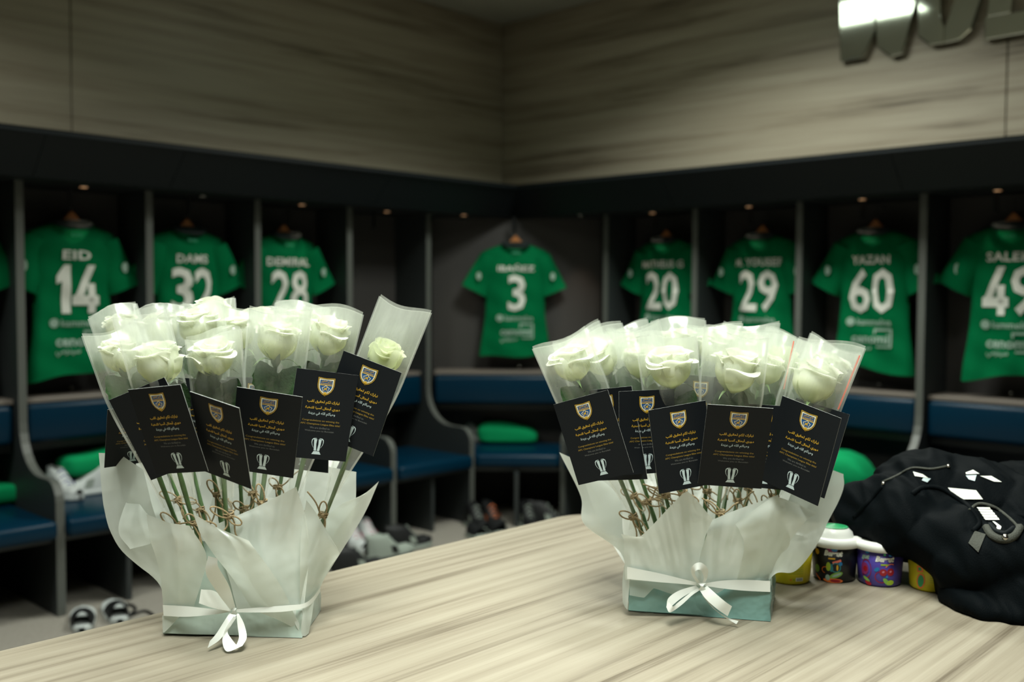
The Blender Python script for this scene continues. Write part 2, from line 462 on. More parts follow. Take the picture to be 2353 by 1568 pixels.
wl = struct('wall_left', MB().box((X0, YW, 0), (XW + 0.3, YW + 0.2, ZC + 0.2)).mesh(M_DARK))
wr = struct('wall_right', MB().box((XW, Y0, 0), (XW + 0.2, YW, ZC + 0.2)).mesh(M_DARK))
struct('wall_rear', MB().box((X0, Y0 - 0.2, 0), (XW + 0.2, Y0, ZC + 0.2)).mesh(M_DARK))
struct('wall_near', MB().box((X0 - 0.2, Y0, 0), (X0, YW + 0.2, ZC + 0.2)).mesh(M_DARK))
xs_ = onp(163, 150, 1, YW - 0.01).x
ys_ = onp(2312, 250, 0, XW - 0.01).y
for x0, x1 in ((X0, xs_ - 0.003), (xs_ + 0.003, XW - 0.012)):
    struct('wood_panel', bevel(MB().box((x0, YW - 0.012, 1.95), (x1, YW + 0.001, ZC)).mesh(M_WALLX), 0.002, 1), wl)
for y0, y1 in ((ys_ + 0.003, YW - 0.012), (-1.5, ys_ - 0.003), (Y0, -1.506)):
    struct('wood_panel', bevel(MB().box((XW - 0.012, y0, 1.95), (XW + 0.001, y1, ZC)).mesh(M_WALLY), 0.002, 1), wr)

# ------------------------------------------------------------------ canopy (sloped fascia panels + soffit + top)
YT, YBt, ZT = 4.38, 4.56, 2.097
XT, XBt = 4.62, 4.80
can = thing('locker_canopy', 'charcoal sloped canopy running above all the green jersey lockers', 'canopy', (XT, YT, ZS))
put('soffit', MB().box((X0, YBt + 0.004, ZS), (XW - 0.02, YW - 0.015, ZS + 0.02)).box((XBt + 0.004, Y0, ZS), (XW - 0.015, YBt + 0.004, ZS + 0.02)).mesh(M_SOFF), can)
put('top_board', MB().box((X0, YT + 0.006, ZT - 0.02), (XW - 0.02, YW - 0.015, ZT)).box((XT + 0.006, Y0, ZT - 0.02), (XW - 0.015, YT + 0.006, ZT)).mesh(M_CANOPY), can)
def fascia_left(xa, xb, ta=0.0, tb=0.0):
    # panel between xa and xb (mitre offsets ta/tb at the top)
    th = 0.018
    lo = [(xa, YBt, ZS), (xb, YBt, ZS), (xb, YBt + th, ZS), (xa, YBt + th, ZS)]
    hi = [(xa + ta, YT, ZT), (xb + tb, YT, ZT), (xb + tb, YT + th, ZT), (xa + ta, YT + th, ZT)]
    return mesh(lo + hi, [(3, 2, 1, 0), (4, 5, 6, 7), (0, 1, 5, 4), (1, 2, 6, 5), (2, 3, 7, 6), (3, 0, 4, 7)], M_CANOPY)
def fascia_right(ya, yb, ta=0.0, tb=0.0):
    th = 0.018
    lo = [(XBt, ya, ZS), (XBt, yb, ZS), (XBt + th, yb, ZS), (XBt + th, ya, ZS)]
    hi = [(XT, ya + ta, ZT), (XT, yb + tb, ZT), (XT + th, yb + tb, ZT), (XT + th, ya + ta, ZT)]
    return mesh(lo + hi, [(0, 1, 2, 3), (7, 6, 5, 4), (4, 5, 1, 0), (5, 6, 2, 1), (6, 7, 3, 2), (7, 4, 0, 3)], M_CANOPY)
fx = [X0, 0.2, onp(92, 340, 1, 4.47).x, onp(410, 370, 1, 4.47).x, onp(410, 370, 1, 4.47).x + 1.25, XBt]
for i in range(5):
    put('fascia_panel', fascia_left(fx[i] + 0.0015, fx[i + 1] - (0.0015 if i < 4 else 0), 0, XT - XBt if i == 4 else 0), can)
fy = [YBt, 3.3, onp(2060, 370, 0, 4.71).y, 0.7, Y0]
for i in range(4):
    put('fascia_panel', fascia_right(fy[i + 1] + 0.0015, fy[i] - (0.0015 if i else 0), 0, YT - YBt if i == 0 else 0), can)

# ------------------------------------------------------------------ locker bays
def div_profile(front_u, front_l, back):
    """(depth, z) outline of a divider, depth axis grows towards the wall"""
    p = [(back, 0), (front_l, 0), (front_l, 0.50)]
    for i in range(1, 6):
        a = R(180 - 90 * i / 5); p.append((front_l + 0.085 + 0.085 * math.cos(a), 0.50 + 0.085 * math.sin(a)))
    r = 0.22
    p.append((front_u - r, 0.585))
    for i in range(1, 8):
        a = R(-90 + 90 * i / 7); p.append((front_u - r + r * math.cos(a), 0.585 + r + r * math.sin(a)))
    p += [(front_u, ZS), (back, ZS)]
    return p
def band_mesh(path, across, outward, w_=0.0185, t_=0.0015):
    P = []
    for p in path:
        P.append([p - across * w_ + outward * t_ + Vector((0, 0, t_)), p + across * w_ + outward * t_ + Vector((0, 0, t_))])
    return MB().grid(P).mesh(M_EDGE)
def cushion(x0, x1, y0, y1, z0, z1, r=0.025):
    return bevel(MB().box((x0, y0, z0), (x1, y1, z1)).mesh(M_BLUE, True), r, 3)
def make_bay(W, dfront_u, dfront_l, dseat, dback, label, lit=True, dep0=0.0, has_div=True):
    """a bay in local coordinates: u along the wall 0..W, v depth towards the wall (v = dep - dfront_l), z up; divider at u=0"""
    b = thing('locker_bay', label, 'locker', (0, 0, 0), 'locker bays along the walls')
    o = dfront_l
    pr = div_profile(dfront_u - o, 0.0, dback - o)
    ob = lambda n, me: put(n, me, b)
    ob('divider', bevel(MB().prism([(-0.019, v, z) for v, z in pr], (0.038, 0, 0)).mesh(M_LOCK), 0.003, 1, 60))
    ob('lit_edge_strip', band_mesh([(Vector((0, v, z))) for v, z in pr[1:-1]], Vector((1, 0, 0)), Vector((0, -1, 0))))
    u0_, u1_ = 0.022, W - 0.022
    vu, vb = dfront_u - o, dback - o
    ob('back_panel', MB().box((u0_, vb - 0.018, 0.0), (u1_, vb, ZS - 0.001)).mesh(M_LOCKB))
    lg = ob('ledge', bevel(MB().box((u0_, vu + 0.05, 0.885), (u1_, vb - 0.019, 0.909)).mesh(M_LEDGE), 0.004, 2))
    ob('back_cushion', cushion(u0_ + 0.004, u1_ - 0.004, vu + 0.03, vu + 0.10, 0.70, 0.884))
    ob('cushion_board', MB().box((u0_, vu + 0.101, 0.66), (u1_, vu + 0.116, 0.884)).mesh(M_LOCK))
    ob('seat_cushion', cushion(u0_, u1_, dseat - o, vu + 0.16, 0.345, 0.425, 0.022))
    ob('seat_board', MB().box((u0_, 0.03, 0.32), (u1_, vu + 0.16, 0.344)).mesh(M_LOCK))
    ob('cubby_divider', MB().box((W / 2 - 0.012, 0.012, 0.0), (W / 2 + 0.012, vb - 0.019, 0.319)).mesh(M_LOCK))
    lp = ob('downlight', MB().lathe([(0.026, ZS - 0.0005), (0.026, ZS - 0.004), (0.020, ZS - 0.004), (0.019, ZS - 0.001)], (W / 2, vu + 0.035, 0), 20).mesh(M_STEEL, True))
    put('lamp_lens', MB().lathe([(0.0001, ZS - 0.003), (0.0185, ZS - 0.003)], (W / 2, vu + 0.035, 0), 20).mesh(M_LAMP if lit else M_LAMPOFF), lp)
    ob('coat_peg', MB().tube([(W / 2 - 0.03, vb - 0.2, ZS - 0.001), (W / 2 - 0.03, vb - 0.2, ZS - 0.10)], 0.012, 8).mesh(M_BLACKM))
    ob('ledge_knob', MB().sphere((W / 2 + 0.02, vb - 0.06, 0.926), 0.012).mesh(M_STEEL, True))
    return b
def pose(o, p, ang):
    o.location = p; o.rotation_euler = (0, 0, ang)
def dup(o, parent=None):
    c = o.copy(); C.objects.link(c)
    if parent: c.parent = parent
    for ch in list(o.children): dup(ch, c)
    return c
BW = 0.616
lx = [1.73 + BW * k for k in range(-2, 5)]       # left dividers
DU, DL, DS, DB = YU, YF, YS, YB
left_labels = {-2: 'left wall locker bay farthest from the corner, outside the near edge',
               -1: 'locker bay cut off by the left frame edge',
               0: 'first full locker bay from the left frame edge, lamp lit above its jersey',
               1: 'left wall locker bay with its ceiling lamp unlit',
               2: 'left wall locker bay between the unlit one and the empty one',
               3: 'empty left wall locker bay without any jersey, next to the corner bay'}
protoL = None
for k in range(-1, 4):
    lit = k != 1
    if protoL is None or not lit:
        b = make_bay(BW, DU, DL, DS, DB, left_labels[k], lit)
        if lit: protoL = b
    else:
        b = dup(protoL); b['label'] = left_labels[k]
    pose(b, (1.73 + BW * k, YF, 0), 0)
RW = 0.663
right_labels = ['right wall locker bay adjoining the diagonal corner bay', 'second right wall locker bay from the corner, behind the right bouquet',
                'third right wall locker bay from the corner, left of the black bag', 'right wall locker bay behind the black bag, fourth from the corner',
                'right wall locker bay beyond the right frame edge']
protoR = None
for j in range(5):
    if protoR is None:
        b = protoR = make_bay(RW, XU, XF, XS, XB, right_labels[j], True)
    else:
        b = dup(protoR); b['label'] = right_labels[j]
    pose(b, (XF, 3.934 - RW * j, 0), -math.pi / 2)
# warm downlight glow under each lit lens
for k in (-1, 0, 2, 3):
    spot('bay_downlight', (1.73 + BW * (k + 0.5), YU + 0.035, ZS - 0.012), (1.73 + BW * (k + 0.5), YU + 0.13, 0.9), 1.6, (1.0, 0.78, 0.58), 50, 0.9, 0.018)
for j in range(5):
    spot('bay_downlight', (XU + 0.035, 3.934 - RW * (j + 0.5), ZS - 0.012), (XU + 0.12, 3.934 - RW * (j + 0.5), 0.9), 1.6, (1.0, 0.78, 0.58), 50, 0.9, 0.018)

# corner bay on the diagonal --------------------------------------------------------------
A = Vector((lx[-1] + 0.0, YU, 0)); B_ = Vector((XU, 3.934, 0))
Wc = (B_ - A).length
angc = math.atan2(B_.y - A.y, B_.x - A.x)
cb = thing('corner_locker_bay', 'diagonal corner locker bay between the two locker runs', 'locker', (0, 0, 0), 'locker bays along the walls')
obc = lambda n, me: put(n, me, cb)
# left divider of the corner bay (on the left run), in local frame of the diagonal it is simply built in world coordinates
pr = div_profile(YU, YF, YB)
obc('divider', bevel(MB().prism([(lx[-1] - 0.019, v, z) for v, z in pr], (0.038, 0, 0)).mesh(M_LOCK), 0.003, 1, 60))
obc('lit_edge_strip', band_mesh([Vector((lx[-1], v, z)) for v, z in pr[1:-1]], Vector((1, 0, 0)), Vector((0, -1, 0))))
def dg(u, v, z):   # diagonal local -> world
    d = (B_ - A).normalized(); n = Vector((-d.y, d.x, 0))
    return A + d * u + n * v + Vector((0, 0, z))
def dbox(u0, v0, z0, u1, v1, z1, m, bev=0.0, smooth=False):
    vs = [dg(u0, v0, z0), dg(u1, v0, z0), dg(u1, v1, z0), dg(u0, v1, z0), dg(u0, v0, z1), dg(u1, v0, z1), dg(u1, v1, z1), dg(u0, v1, z1)]
    me = mesh(vs, [(3, 2, 1, 0), (4, 5, 6, 7), (0, 1, 5, 4), (1, 2, 6, 5), (2, 3, 7, 6), (3, 0, 4, 7)], m, smooth)
    return bevel(me, bev, 3) if bev else me
obc('back_panel', dbox(0.0, 0.30, 0, Wc, 0.318, ZS - 0.001, M_LOCKB))
obc('ledge', dbox(0.03, 0.07, 0.885, Wc - 0.03, 0.299, 0.909, M_LEDGE, 0.004))
obc('back_cushion', dbox(0.035, 0.02, 0.70, Wc - 0.035, 0.09, 0.884, M_BLUE, 0.025, True))
obc('cushion_board', dbox(0.03, 0.091, 0.66, Wc - 0.03, 0.106, 0.884, M_LOCK))
# seat: trapezoid from the two divider fronts
sp = [(lx[-1] + 0.03, YS + 0.02), (XS + 0.02, 3.934 + 0.03), (XB - 0.14, 3.934 + 0.03), (4.72, 4.66), (lx[-1] + 0.03, YB - 0.06)]
obc('seat_cushion', bevel(MB().prism([(x, y, 0.345) for x, y in sp], (0, 0, 0.08)).mesh(M_BLUE, True), 0.022, 3))
obc('seat_board', MB().prism([(x, y, 0.32) for x, y in [(lx[-1] + 0.03, YS + 0.07), (XS + 0.07, 3.964), (XB - 0.14, 3.964), (4.72, 4.66), (lx[-1] + 0.03, YB - 0.06)]], (0, 0, 0.024)).mesh(M_LOCK))
um = Wc / 2
obc('cubby_divider', dbox(um - 0.012, -0.36, 0, um + 0.012, 0.29, 0.319, M_LOCK))
for u_, lit in ((0.22, True), (Wc - 0.16, False)):
    lp = obc('downlight', MB().lathe([(0.026, ZS - 0.0005), (0.026, ZS - 0.004), (0.020, ZS - 0.004), (0.019, ZS - 0.001)], dg(u_, 0.03, 0), 20).mesh(M_STEEL, True))
    put('lamp_lens', MB().lathe([(0.0001, ZS - 0.003), (0.0185, ZS - 0.003)], dg(u_, 0.03, 0), 20).mesh(M_LAMP if lit else M_LAMPOFF), lp)
obc('coat_peg', MB().tube([dg(um - 0.02, 0.18, ZS - 0.001), dg(um - 0.02, 0.18, ZS - 0.1)], 0.012, 8).mesh(M_BLACKM))
obc('ledge_knob', MB().sphere(dg(um + 0.02, 0.25, 0.926), 0.012).mesh(M_STEEL, True))
spot('bay_downlight', dg(Wc - 0.16, 0.06, ZS - 0.012), dg(Wc - 0.12, 0.29, 1.0), 5.0, (1.0, 0.74, 0.55), 50, 0.9, 0.018)
spot('bay_downlight', dg(0.22, 0.06, ZS - 0.012), dg(0.2, 0.2, 0.9), 2.4, (1.0, 0.78, 0.58), 50, 0.9, 0.018)

# ------------------------------------------------------------------ jerseys
def smooth01(x): x = max(0, min(1, x)); return x * x * (3 - 2 * x)
def jersey(num, name, label, pos, ang, seed, tag_side=1, hemskew=0.0, wid=1.0):
    """local frame: u right (as seen), v away from the viewer, z up; pos = collar top centre"""
    rnd = random.Random(seed)
    H = 0.745
    ph = [rnd.uniform(0, 6.28) for _ in range(6)]
    fr = [rnd.uniform(26, 40), rnd.uniform(14, 22)]
    def half(z):      # z measured down from 0 (collar) to -H
        h = -z / H
        return wid * (0.198 + 0.012 * math.cos(h * 5 + 0.6) + 0.016 * smooth01((h - 0.55) / 0.45))
    def front(u, z):  # depth of the visible (back-of-shirt) surface
        h = min(1, max(0, -z / H)); a = half(z)
        k = max(0.0, 1 - (u / a) ** 2)
        fold = (0.011 * math.sin(u * fr[0] + ph[0] + h * 1.6) + 0.010 * math.sin(u * fr[1] + ph[1] - h * 2.2)) * smooth01((h - 0.12) / 0.7)
        fold += 0.004 * math.sin(z * 40 + u * 22 + ph[2])
        return -(0.062 - 0.012 * h) * math.sqrt(k) + fold * math.sqrt(k)
    def back(u, z):
        a = half(z); k = max(0.0, 1 - (u / a) ** 2)
        return 0.045 * math.sqrt(k)
    t = thing('football_jersey', label, 'jersey', pos, 'green jerseys hanging in the lockers')
    t.rotation_euler = (0, 0, ang)
    NU, NZ = 30, 36
    mb = MB()
    def shoulder(u):  # top edge height at u
        a = abs(u)
        if a < 0.075: return -0.012 - 0.05 * (1 - (a / 0.075) ** 2) * 0.25
        return -0.012 - (a - 0.075) * 0.36 - 0.9 * max(0, a - 0.15) ** 2
    for fn, fl in ((front, False), (back, True)):
        P = []
        for i in range(NZ + 1):
            row = []
            for j in range(NU + 1):
                s = -1 + 2 * j / NU
                zt = -H * i / NZ
                a = half(zt)
                u = s * a
                top = shoulder(u)
                hem = -H + hemskew * s * 0.03 + 0.008 * math.sin(s * 4 + ph[3])
                z = top + (hem - top) * (i / NZ)
                v = fn(u, z)
                if i < 6: v *= (i / 6) ** 0.5
                row.append(Vector((u, v, z)))
            P.append(row)
        mb.grid(P, fl)
    # sleeves: flattened tapering tubes
    for sd in (-1, 1):
        tilt = R(rnd.uniform(63, 70))
        c0 = Vector((sd * 0.158, 0, -0.100)); d = Vector((sd * math.cos(tilt), 0, -math.sin(tilt))); nrm = Vector((sd * math.sin(tilt), 0, math.cos(tilt)))
        P = []
        for i in range(9):
            q = i / 8
            c = c0 + d * (0.25 * q); hw = 0.072 + 0.022 * q; th = 0.042 + 0.014 * math.sin(q * 5 + ph[4])
            row = []
            for j in range(17):
                an = 2 * math.pi * j / 16
                row.append(c + nrm * (hw * math.cos(an)) * 1.0 + Vector((0, th * math.sin(an), 0)) * (1 - 0.1 * math.cos(3 * an + q * 4)))
            P.append(row)
        mb.grid(P)
    me = mb.mesh(M_GREEN, True)
    bm = bmesh.new(); bm.from_mesh(me); bmesh.ops.remove_doubles(bm, verts=bm.verts, dist=0.0004); bmesh.ops.recalc_face_normals(bm, faces=bm.faces); bm.to_mesh(me); bm.free()
    put('shirt_body', me, t, False)
    cp = [(0.082 * math.sin(a), -0.012 - 0.03 * (math.cos(a) if math.cos(a) > 0 else 0) + 0.014 * math.sin(a * 2) * 0, -0.014 - 0.026 * max(0, math.cos(a))) for a in [2 * math.pi * i / 24 for i in range(24)]]
    put('collar', MB().tube([(x, y * 1.6 - 0.008, z) for x, y, z in cp], 0.013, 6, True).mesh(M_COLL, True), t, False)
    def stick_on(me, u0, z0, nm, off=0.006):
        chop(me, 0.012, 0); chop(me, 0.02, 1)
        for v in me.vertices:
            u, z = v.co.x + u0, v.co.y + z0
            v.co = (u, front(u, z) - off, z)
        return put(nm, me, t, False)
    if not num: return t
    stick_on(number_mesh(num), 0.005, -0.335, 'number')
    stick_on(text_mesh(name, M_WHITEP, height=0.045, bold=0.022, spacing=1.05, width=min(0.30, 0.035 * len(name) + 0.03)), 0.0, -0.172, 'name_lettering')
    circ = MB().add([(0.022 * math.cos(a), 0.022 * math.sin(a), 0) for a in [2 * math.pi * i / 16 for i in range(16)]], [tuple(range(16))]).mesh(M_GREYP)
    stick_on(circ, -0.105, -0.497, 'sponsor_dot')
    stick_on(text_mesh('kammelna', M_GREYP, width=0.185, height=0.034, bold=0.015), 0.02, -0.497, 'sponsor_lettering')
    stick_on(text_mesh('cenomi', M_GREYP, width=0.20, height=0.048, bold=0.03), 0.0, -0.585, 'sponsor_lettering')
    stick_on(text_mesh(arabic('سينومي'), M_GREYP, width=0.11, height=0.035, bold=0.02), -0.045, -0.64, 'sponsor_lettering')
    fr_ = MB()
    for (a, b, c_, d_) in ((0.025, -0.532, 0.115, -0.542), (0.106, -0.542, 0.115, -0.63), (0.025, -0.542, 0.034, -0.56), (0.04, -0.622, 0.115, -0.63)):
        fr_.add([(a, d_, 0), (c_, d_, 0), (c_, b, 0), (a, b, 0)], [(0, 1, 2, 3)])
    stick_on(fr_.mesh(M_GREYP), 0.0, 0.0, 'sponsor_frame')
    stick_on(text_mesh('ALAHLI', M_GREENP, width=0.055, height=0.016, bold=0.02), 0.0, -0.075, 'neck_lettering')
    # sleeve badge
    tl = R(60); bd = []
    for sd in (-1, 1):
        c = Vector((sd * 0.165 + sd * math.cos(tl) * 0.15, -0.058, -0.095 - math.sin(tl) * 0.15))
        vs = [c + Vector((0.017 * math.cos(a) * 0.9, 0.008 * abs(math.cos(a)), 0.026 * math.sin(a))) for a in [2 * math.pi * i / 14 for i in range(14)]]
        put('sleeve_badge', MB().add(vs, [tuple(range(13, -1, -1))]).mesh(M_GREYP), t, False)
    return t
def number_mesh(num):
    """squad number, 0.232 m tall: 1 and 4 drawn as on the shirts, the others from the font"""
    G = {'1': [[(0, .76), (.0, .60), (.16, .66), (.16, 0), (.42, 0), (.42, 1.0), (.24, 1.0)]],
         '4': [[(.46, 1.0), (.70, 1.0), (.30, .36), (.03, .36), (.03, .30)], [(.0, .17), (.82, .17), (.82, .37), (.0, .37)], [(.46, 0), (.70, 0), (.70, .62), (.46, .62)]]}
    H_ = 0.232; parts = []; x = 0.0
    for ch in num:
        if ch in G:
            mb = MB()
            for k, pl in enumerate(G[ch]): mb.add([(px * 0.155, (py - 0.5) * H_, 0.0004 * k) for px, py in pl], [tuple(range(len(pl)))])
            me = mb.mesh(M_WHITEP)
        else:
            me = text_mesh(ch, M_WHITEP, width=0.116, height=H_, bold=0.018)
        xs = [v.co.x for v in me.vertices]
        me.transform(Matrix.Translation((x - min(xs), 0, 0))); x += max(xs) - min(xs) + 0.008
        parts.append((me, 0))
    out = join(parts, [M_WHITEP]); out.transform(Matrix.Translation((-(x - 0.008) / 2, 0, 0)))
    return out
def hanger(label, pos, ang, top):
    h = thing('clothes_hanger', label, 'hanger', pos, 'wooden hangers holding the jerseys')
    h.rotation_euler = (0, 0, ang)
    P = [(-0.15, -0.105), (-0.10, -0.06), (-0.04, -0.012), (0, 0.03), (0.04, -0.012), (0.10, -0.06), (0.15, -0.105), (0.14, -0.12), (0.07, -0.075), (0, -0.045), (-0.07, -0.075), (-0.14, -0.12)]
    put('shoulder_bar', bevel(MB().prism([(x, -0.012, z) for x, z in P], (0, 0.024, 0)).mesh(M_HANG), 0.004, 2), h, False)
    hk = [(0, 0, 0.02), (0, 0, 0.06)] + [(0.022 - 0.022 * math.cos(a), 0, 0.06 + 0.03 * math.sin(a) + 0.012) for a in [math.pi * i / 8 for i in range(9)]]
    put('hook', MB().tube(hk, 0.004, 6).mesh(M_BLACKM, True), h, False)
    return h
JL = [('14', 'EID', 166, 'left', 'leftmost fully seen green jersey, at the left frame edge', 'small orange wooden hanger of the jersey nearest the left frame edge', 1.0),
      ('32', 'DAMS', 430, 'left', 'green jersey above the left bouquet, right neighbour of the leftmost jersey', 'small orange wooden hanger under the unlit lamp of the left wall', 0.6),
      ('28', 'DEMIRAL', 652, 'left', 'green jersey beside the empty locker bay, above the left bouquet', 'small orange wooden hanger of the jersey beside the empty bay', -0.4),
      ('20', 'MATHEUS G', 1531, 'right', 'green jersey in the first right wall bay from the corner', 'small orange wooden hanger in the first right wall bay from the corner', 0.2),
      ('29', 'M. YOUSEF', 1751, 'right', 'green jersey in the second right wall bay, right behind the right bouquet', 'small orange wooden hanger in the second right wall bay', 0.5),
      ('60', 'YAZAN', 2010, 'right', 'green jersey in the third right wall bay, left of the black bag', 'small orange wooden hanger in the third right wall bay', -1.0),
      ('49', 'SALEH', 2326, 'right', 'green jersey cut by the right frame edge, above the black bag', 'small orange wooden hanger cut by the right frame edge', 1.0)]
ZJ = 1.752
for i, (num, nm, px, side, lab, hl, sk) in enumerate(JL):
    if side == 'left':
        p = onp(px, 660, 1, YU + 0.13); p = Vector((p.x, p.y, ZJ)); an = 0.0
    else:
        p = onp(px, 660, 0, XU + 0.14); p = Vector((p.x, p.y, ZJ + 0.012)); an = -math.pi / 2
    jersey(num, nm, lab, p, an, 11 + i, hemskew=sk)
    hanger(hl, p + Vector((0, 0, 0.012)), an, 0)
p = unp(1184, 660, 6.50); p = Vector((p.x, p.y, ZJ - 0.006))
jersey('3', 'IBAÑEZ', 'green jersey hanging alone in the diagonal corner bay', p, angc + R(4), 31, hemskew=0.2, wid=1.04)
hanger('small orange wooden hanger in the diagonal corner bay', p + Vector((0, 0, 0.012)), angc + R(4), 0)
p = Vector((1.73 - BW / 2 + 0.02, YU + 0.13, ZJ))
jersey('', '', 'green jersey beyond the left frame edge, only a sleeve showing', p, 0, 41)
hanger('small orange wooden hanger beyond the left frame edge', p + Vector((0, 0, 0.012)), 0, 0)

# ================================================================== table
ZTAB = 0.84
tab = thing('island_table', 'large oak veneered island table carrying both rose bouquets', 'table', (1.0, 0.6, 0))
e0 = onp(0, 1490, 2, ZTAB); e1 = onp(1318, 1183, 2, ZTAB); k1 = onp(1345, 1180, 2, ZTAB); k2 = onp(1925, 1203, 2, ZTAB)
ye = (e0.y + e1.y) / 2
dch = (k2 - k1)
poly = [(-1.2, ye)]
pa = Vector((e1.x - 0.06, ye)); pb = Vector((k1.x, k1.y))
c_ = Vector((k1.x - 0.02, ye))
for i in range(7):
    q = i / 6; poly.append(tuple((1 - q) ** 2 * pa + 2 * q * (1 - q) * c_ + q * q * (pb + (Vector((k2.x, k2.y)) - pb) * 0.10)))
poly += [(k2.x, k2.y), (k2.x + 0.06, k2.y - 0.16), (k2.x + 0.06, -1.6), (-1.2, -1.6)]
poly = poly[::-1]
put('table_top', bevel(MB().prism([(x, y, ZTAB - 0.04) for x, y in poly], (0, 0, 0.04)).mesh(M_TABLE), 0.0025, 2), tab)
inner = [(-1.1, ye - 0.12), (e1.x - 0.2, ye - 0.12), (k2.x - 0.15, k2.y - 0.1), (k2.x - 0.1, -1.5), (-1.1, -1.5)][::-1]
put('base_cabinet', MB().prism([(x, y, 0.06) for x, y in inner], (0, 0, 0.739)).mesh(M_LOCK), tab)
inner2 = [(-1.05, ye - 0.18), (e1.x - 0.22, ye - 0.18), (k2.x - 0.22, k2.y - 0.16), (k2.x - 0.16, -1.45), (-1.05, -1.45)][::-1]
put('plinth', MB().prism([(x, y, 0.0) for x, y in inner2], (0, 0, 0.059)).mesh(M_BLACKM), tab)

# ================================================================== roses
def petal_mesh(rb, rm, rt, H, span, lip, tipdrop, m, nu=10, nv=11, wav=0.0, ph=0.0):
    """one petal: angle 0 is outward +X; radius rb (base) -> rm (belly) -> rt (rim); lip = outward roll of the rim"""
    P = []
    for i in range(nv + 1):
        v = i / nv
        row = []
        for j in range(nu + 1):
            s = -1 + 2 * j / nu
            wdt = 0.45 + 0.55 * math.sin(min(1.0, v * 1.4) * math.pi / 2)
            th = s * span * wdt
            if v < 0.55: r = rb + (rm - rb) * math.sin(v / 0.55 * math.pi / 2) ** 0.85
            else: r = rm + (rt - rm) * smooth01((v - 0.55) / 0.45)
            top = 1 - tipdrop * abs(s) ** 2.6 * v - 0.02 * v * math.sin(3.1 * s + ph)
            z = H * v * top
            if v > 0.80:
                q = (v - 0.80) / 0.20
                k = 1 + 0.45 * math.sin(2.7 * s + ph)
                r += lip * q * q * k; z -= lip * 0.65 * q * q * q * k
            r += wav * math.sin(4 * s + ph) * v * v
            row.append(Vector((r * math.cos(th), r * math.sin(th), z)))
        P.append(row)
    return MB().grid(P).mesh(m, True)
def bud_mesh(R0, H, m, turns=2.6):
    P = []
    n = 60
    for i in range(9):
        v = i / 8; row = []
        for j in range(n + 1):
            a = 2 * math.pi * turns * j / n; q = j / n
            r = R0 * (0.10 + 0.9 * q) * (0.55 + 0.55 * math.sin(min(1, v * 1.1 + 0.15) * math.pi * 0.8) if v < 0.99 else 0.78)
            z = H * v * (1.0 - 0.10 * q) + 0.0015 * math.sin(a * 1.5 + 2) * v
            row.append(Vector((r * math.cos(a), r * math.sin(a), z)))
        P.append(row)
    return MB().grid(P).mesh(m, True)
BLOOM = {}
for nm_, sc_, m_, op in (('full', 1.0, M_PETAL, 1.0), ('open', 1.02, M_PETAL, 1.3), ('tight', 0.86, M_PETAL2, 0.5)):
    BLOOM[nm_] = dict(
        bud=bud_mesh(0.016 * sc_, 0.0600 * sc_, m_),
        rings=[(3, [petal_mesh(0.006, 0.021 * sc_, 0.0185 * sc_ * (0.94 + 0.06 * op), 0.0655 * sc_, 1.25, 0.0025 * op, 0.08, m_, wav=0.0008, ph=k) for k in range(2)], 0.2),
               (4, [petal_mesh(0.007, 0.027 * sc_, 0.0245 * sc_ * (0.92 + 0.08 * op), 0.0665 * sc_, 1.05, 0.0042 * op, 0.09, m_, wav=0.0012, ph=k * 2) for k in range(2)], 0.7),
               (4, [petal_mesh(0.008, 0.0315 * sc_, (0.0295 + 0.002 * (op - 1)) * sc_, 0.0645 * sc_, 1.05, 0.0058 * op, 0.10, m_, wav=0.0014, ph=k * 1.3) for k in range(3)], 0.1),
               (3, [petal_mesh(0.008, 0.0338 * sc_, (0.0325 + 0.003 * (op - 1)) * sc_, 0.0570 * sc_, 1.0, 0.0075 * op, 0.14, m_, wav=0.0018, ph=k * 2.1 + 1) for k in range(2)], 0.9)])
def leaf_mesh(L, W_, fold, droop):
    P = []
    for i in range(11):
        v = i / 10; row = []
        wd = W_ * math.sin(math.pi * min(1, v * 0.94 + 0.05)) ** 0.75 * (1 - 0.15 * v)
        wd *= 1 + 0.07 * (1 if i % 2 else -1)
        for j in range(5):
            s = -1 + j / 2
            row.append(Vector((s * wd, -fold * abs(s) * wd - droop * v * v * L, v * L)))
        P.append(row)
    return MB().grid(P).mesh(M_LEAF, True)
LEAF = [leaf_mesh(0.062, 0.023, 0.30, 0.10), leaf_mesh(0.056, 0.021, 0.25, 0.20), leaf_mesh(0.070, 0.024, 0.2, -0.05)]
def calyx_mesh():
    mb = MB().lathe([(0.0035, -0.012), (0.007, -0.006), (0.0085, 0.0), (0.006, 0.004)], (0, 0, 0), 10)
    for k in range(5):
        a = 2 * math.pi * k / 5; P = []
        for i in range(6):
            v = i / 5; r = 0.006 + 0.030 * v * (0.5 + 0.5 * (k % 2)) + 0.004; z = 0.0 + 0.018 * v * (1 - 1.4 * v * (k % 2)) - 0.004 * v * v
            wd = 0.0045 * (1 - v) ** 0.8
            c = Vector((r * math.cos(a), r * math.sin(a), z)); tn = Vector((-math.sin(a), math.cos(a), 0))
            P.append([c - tn * wd, c + Vector((0, 0, -0.001)), c + tn * wd])
        mb.grid(P)
    return mb.mesh(M_SEPAL, True)
CALYX = calyx_mesh()

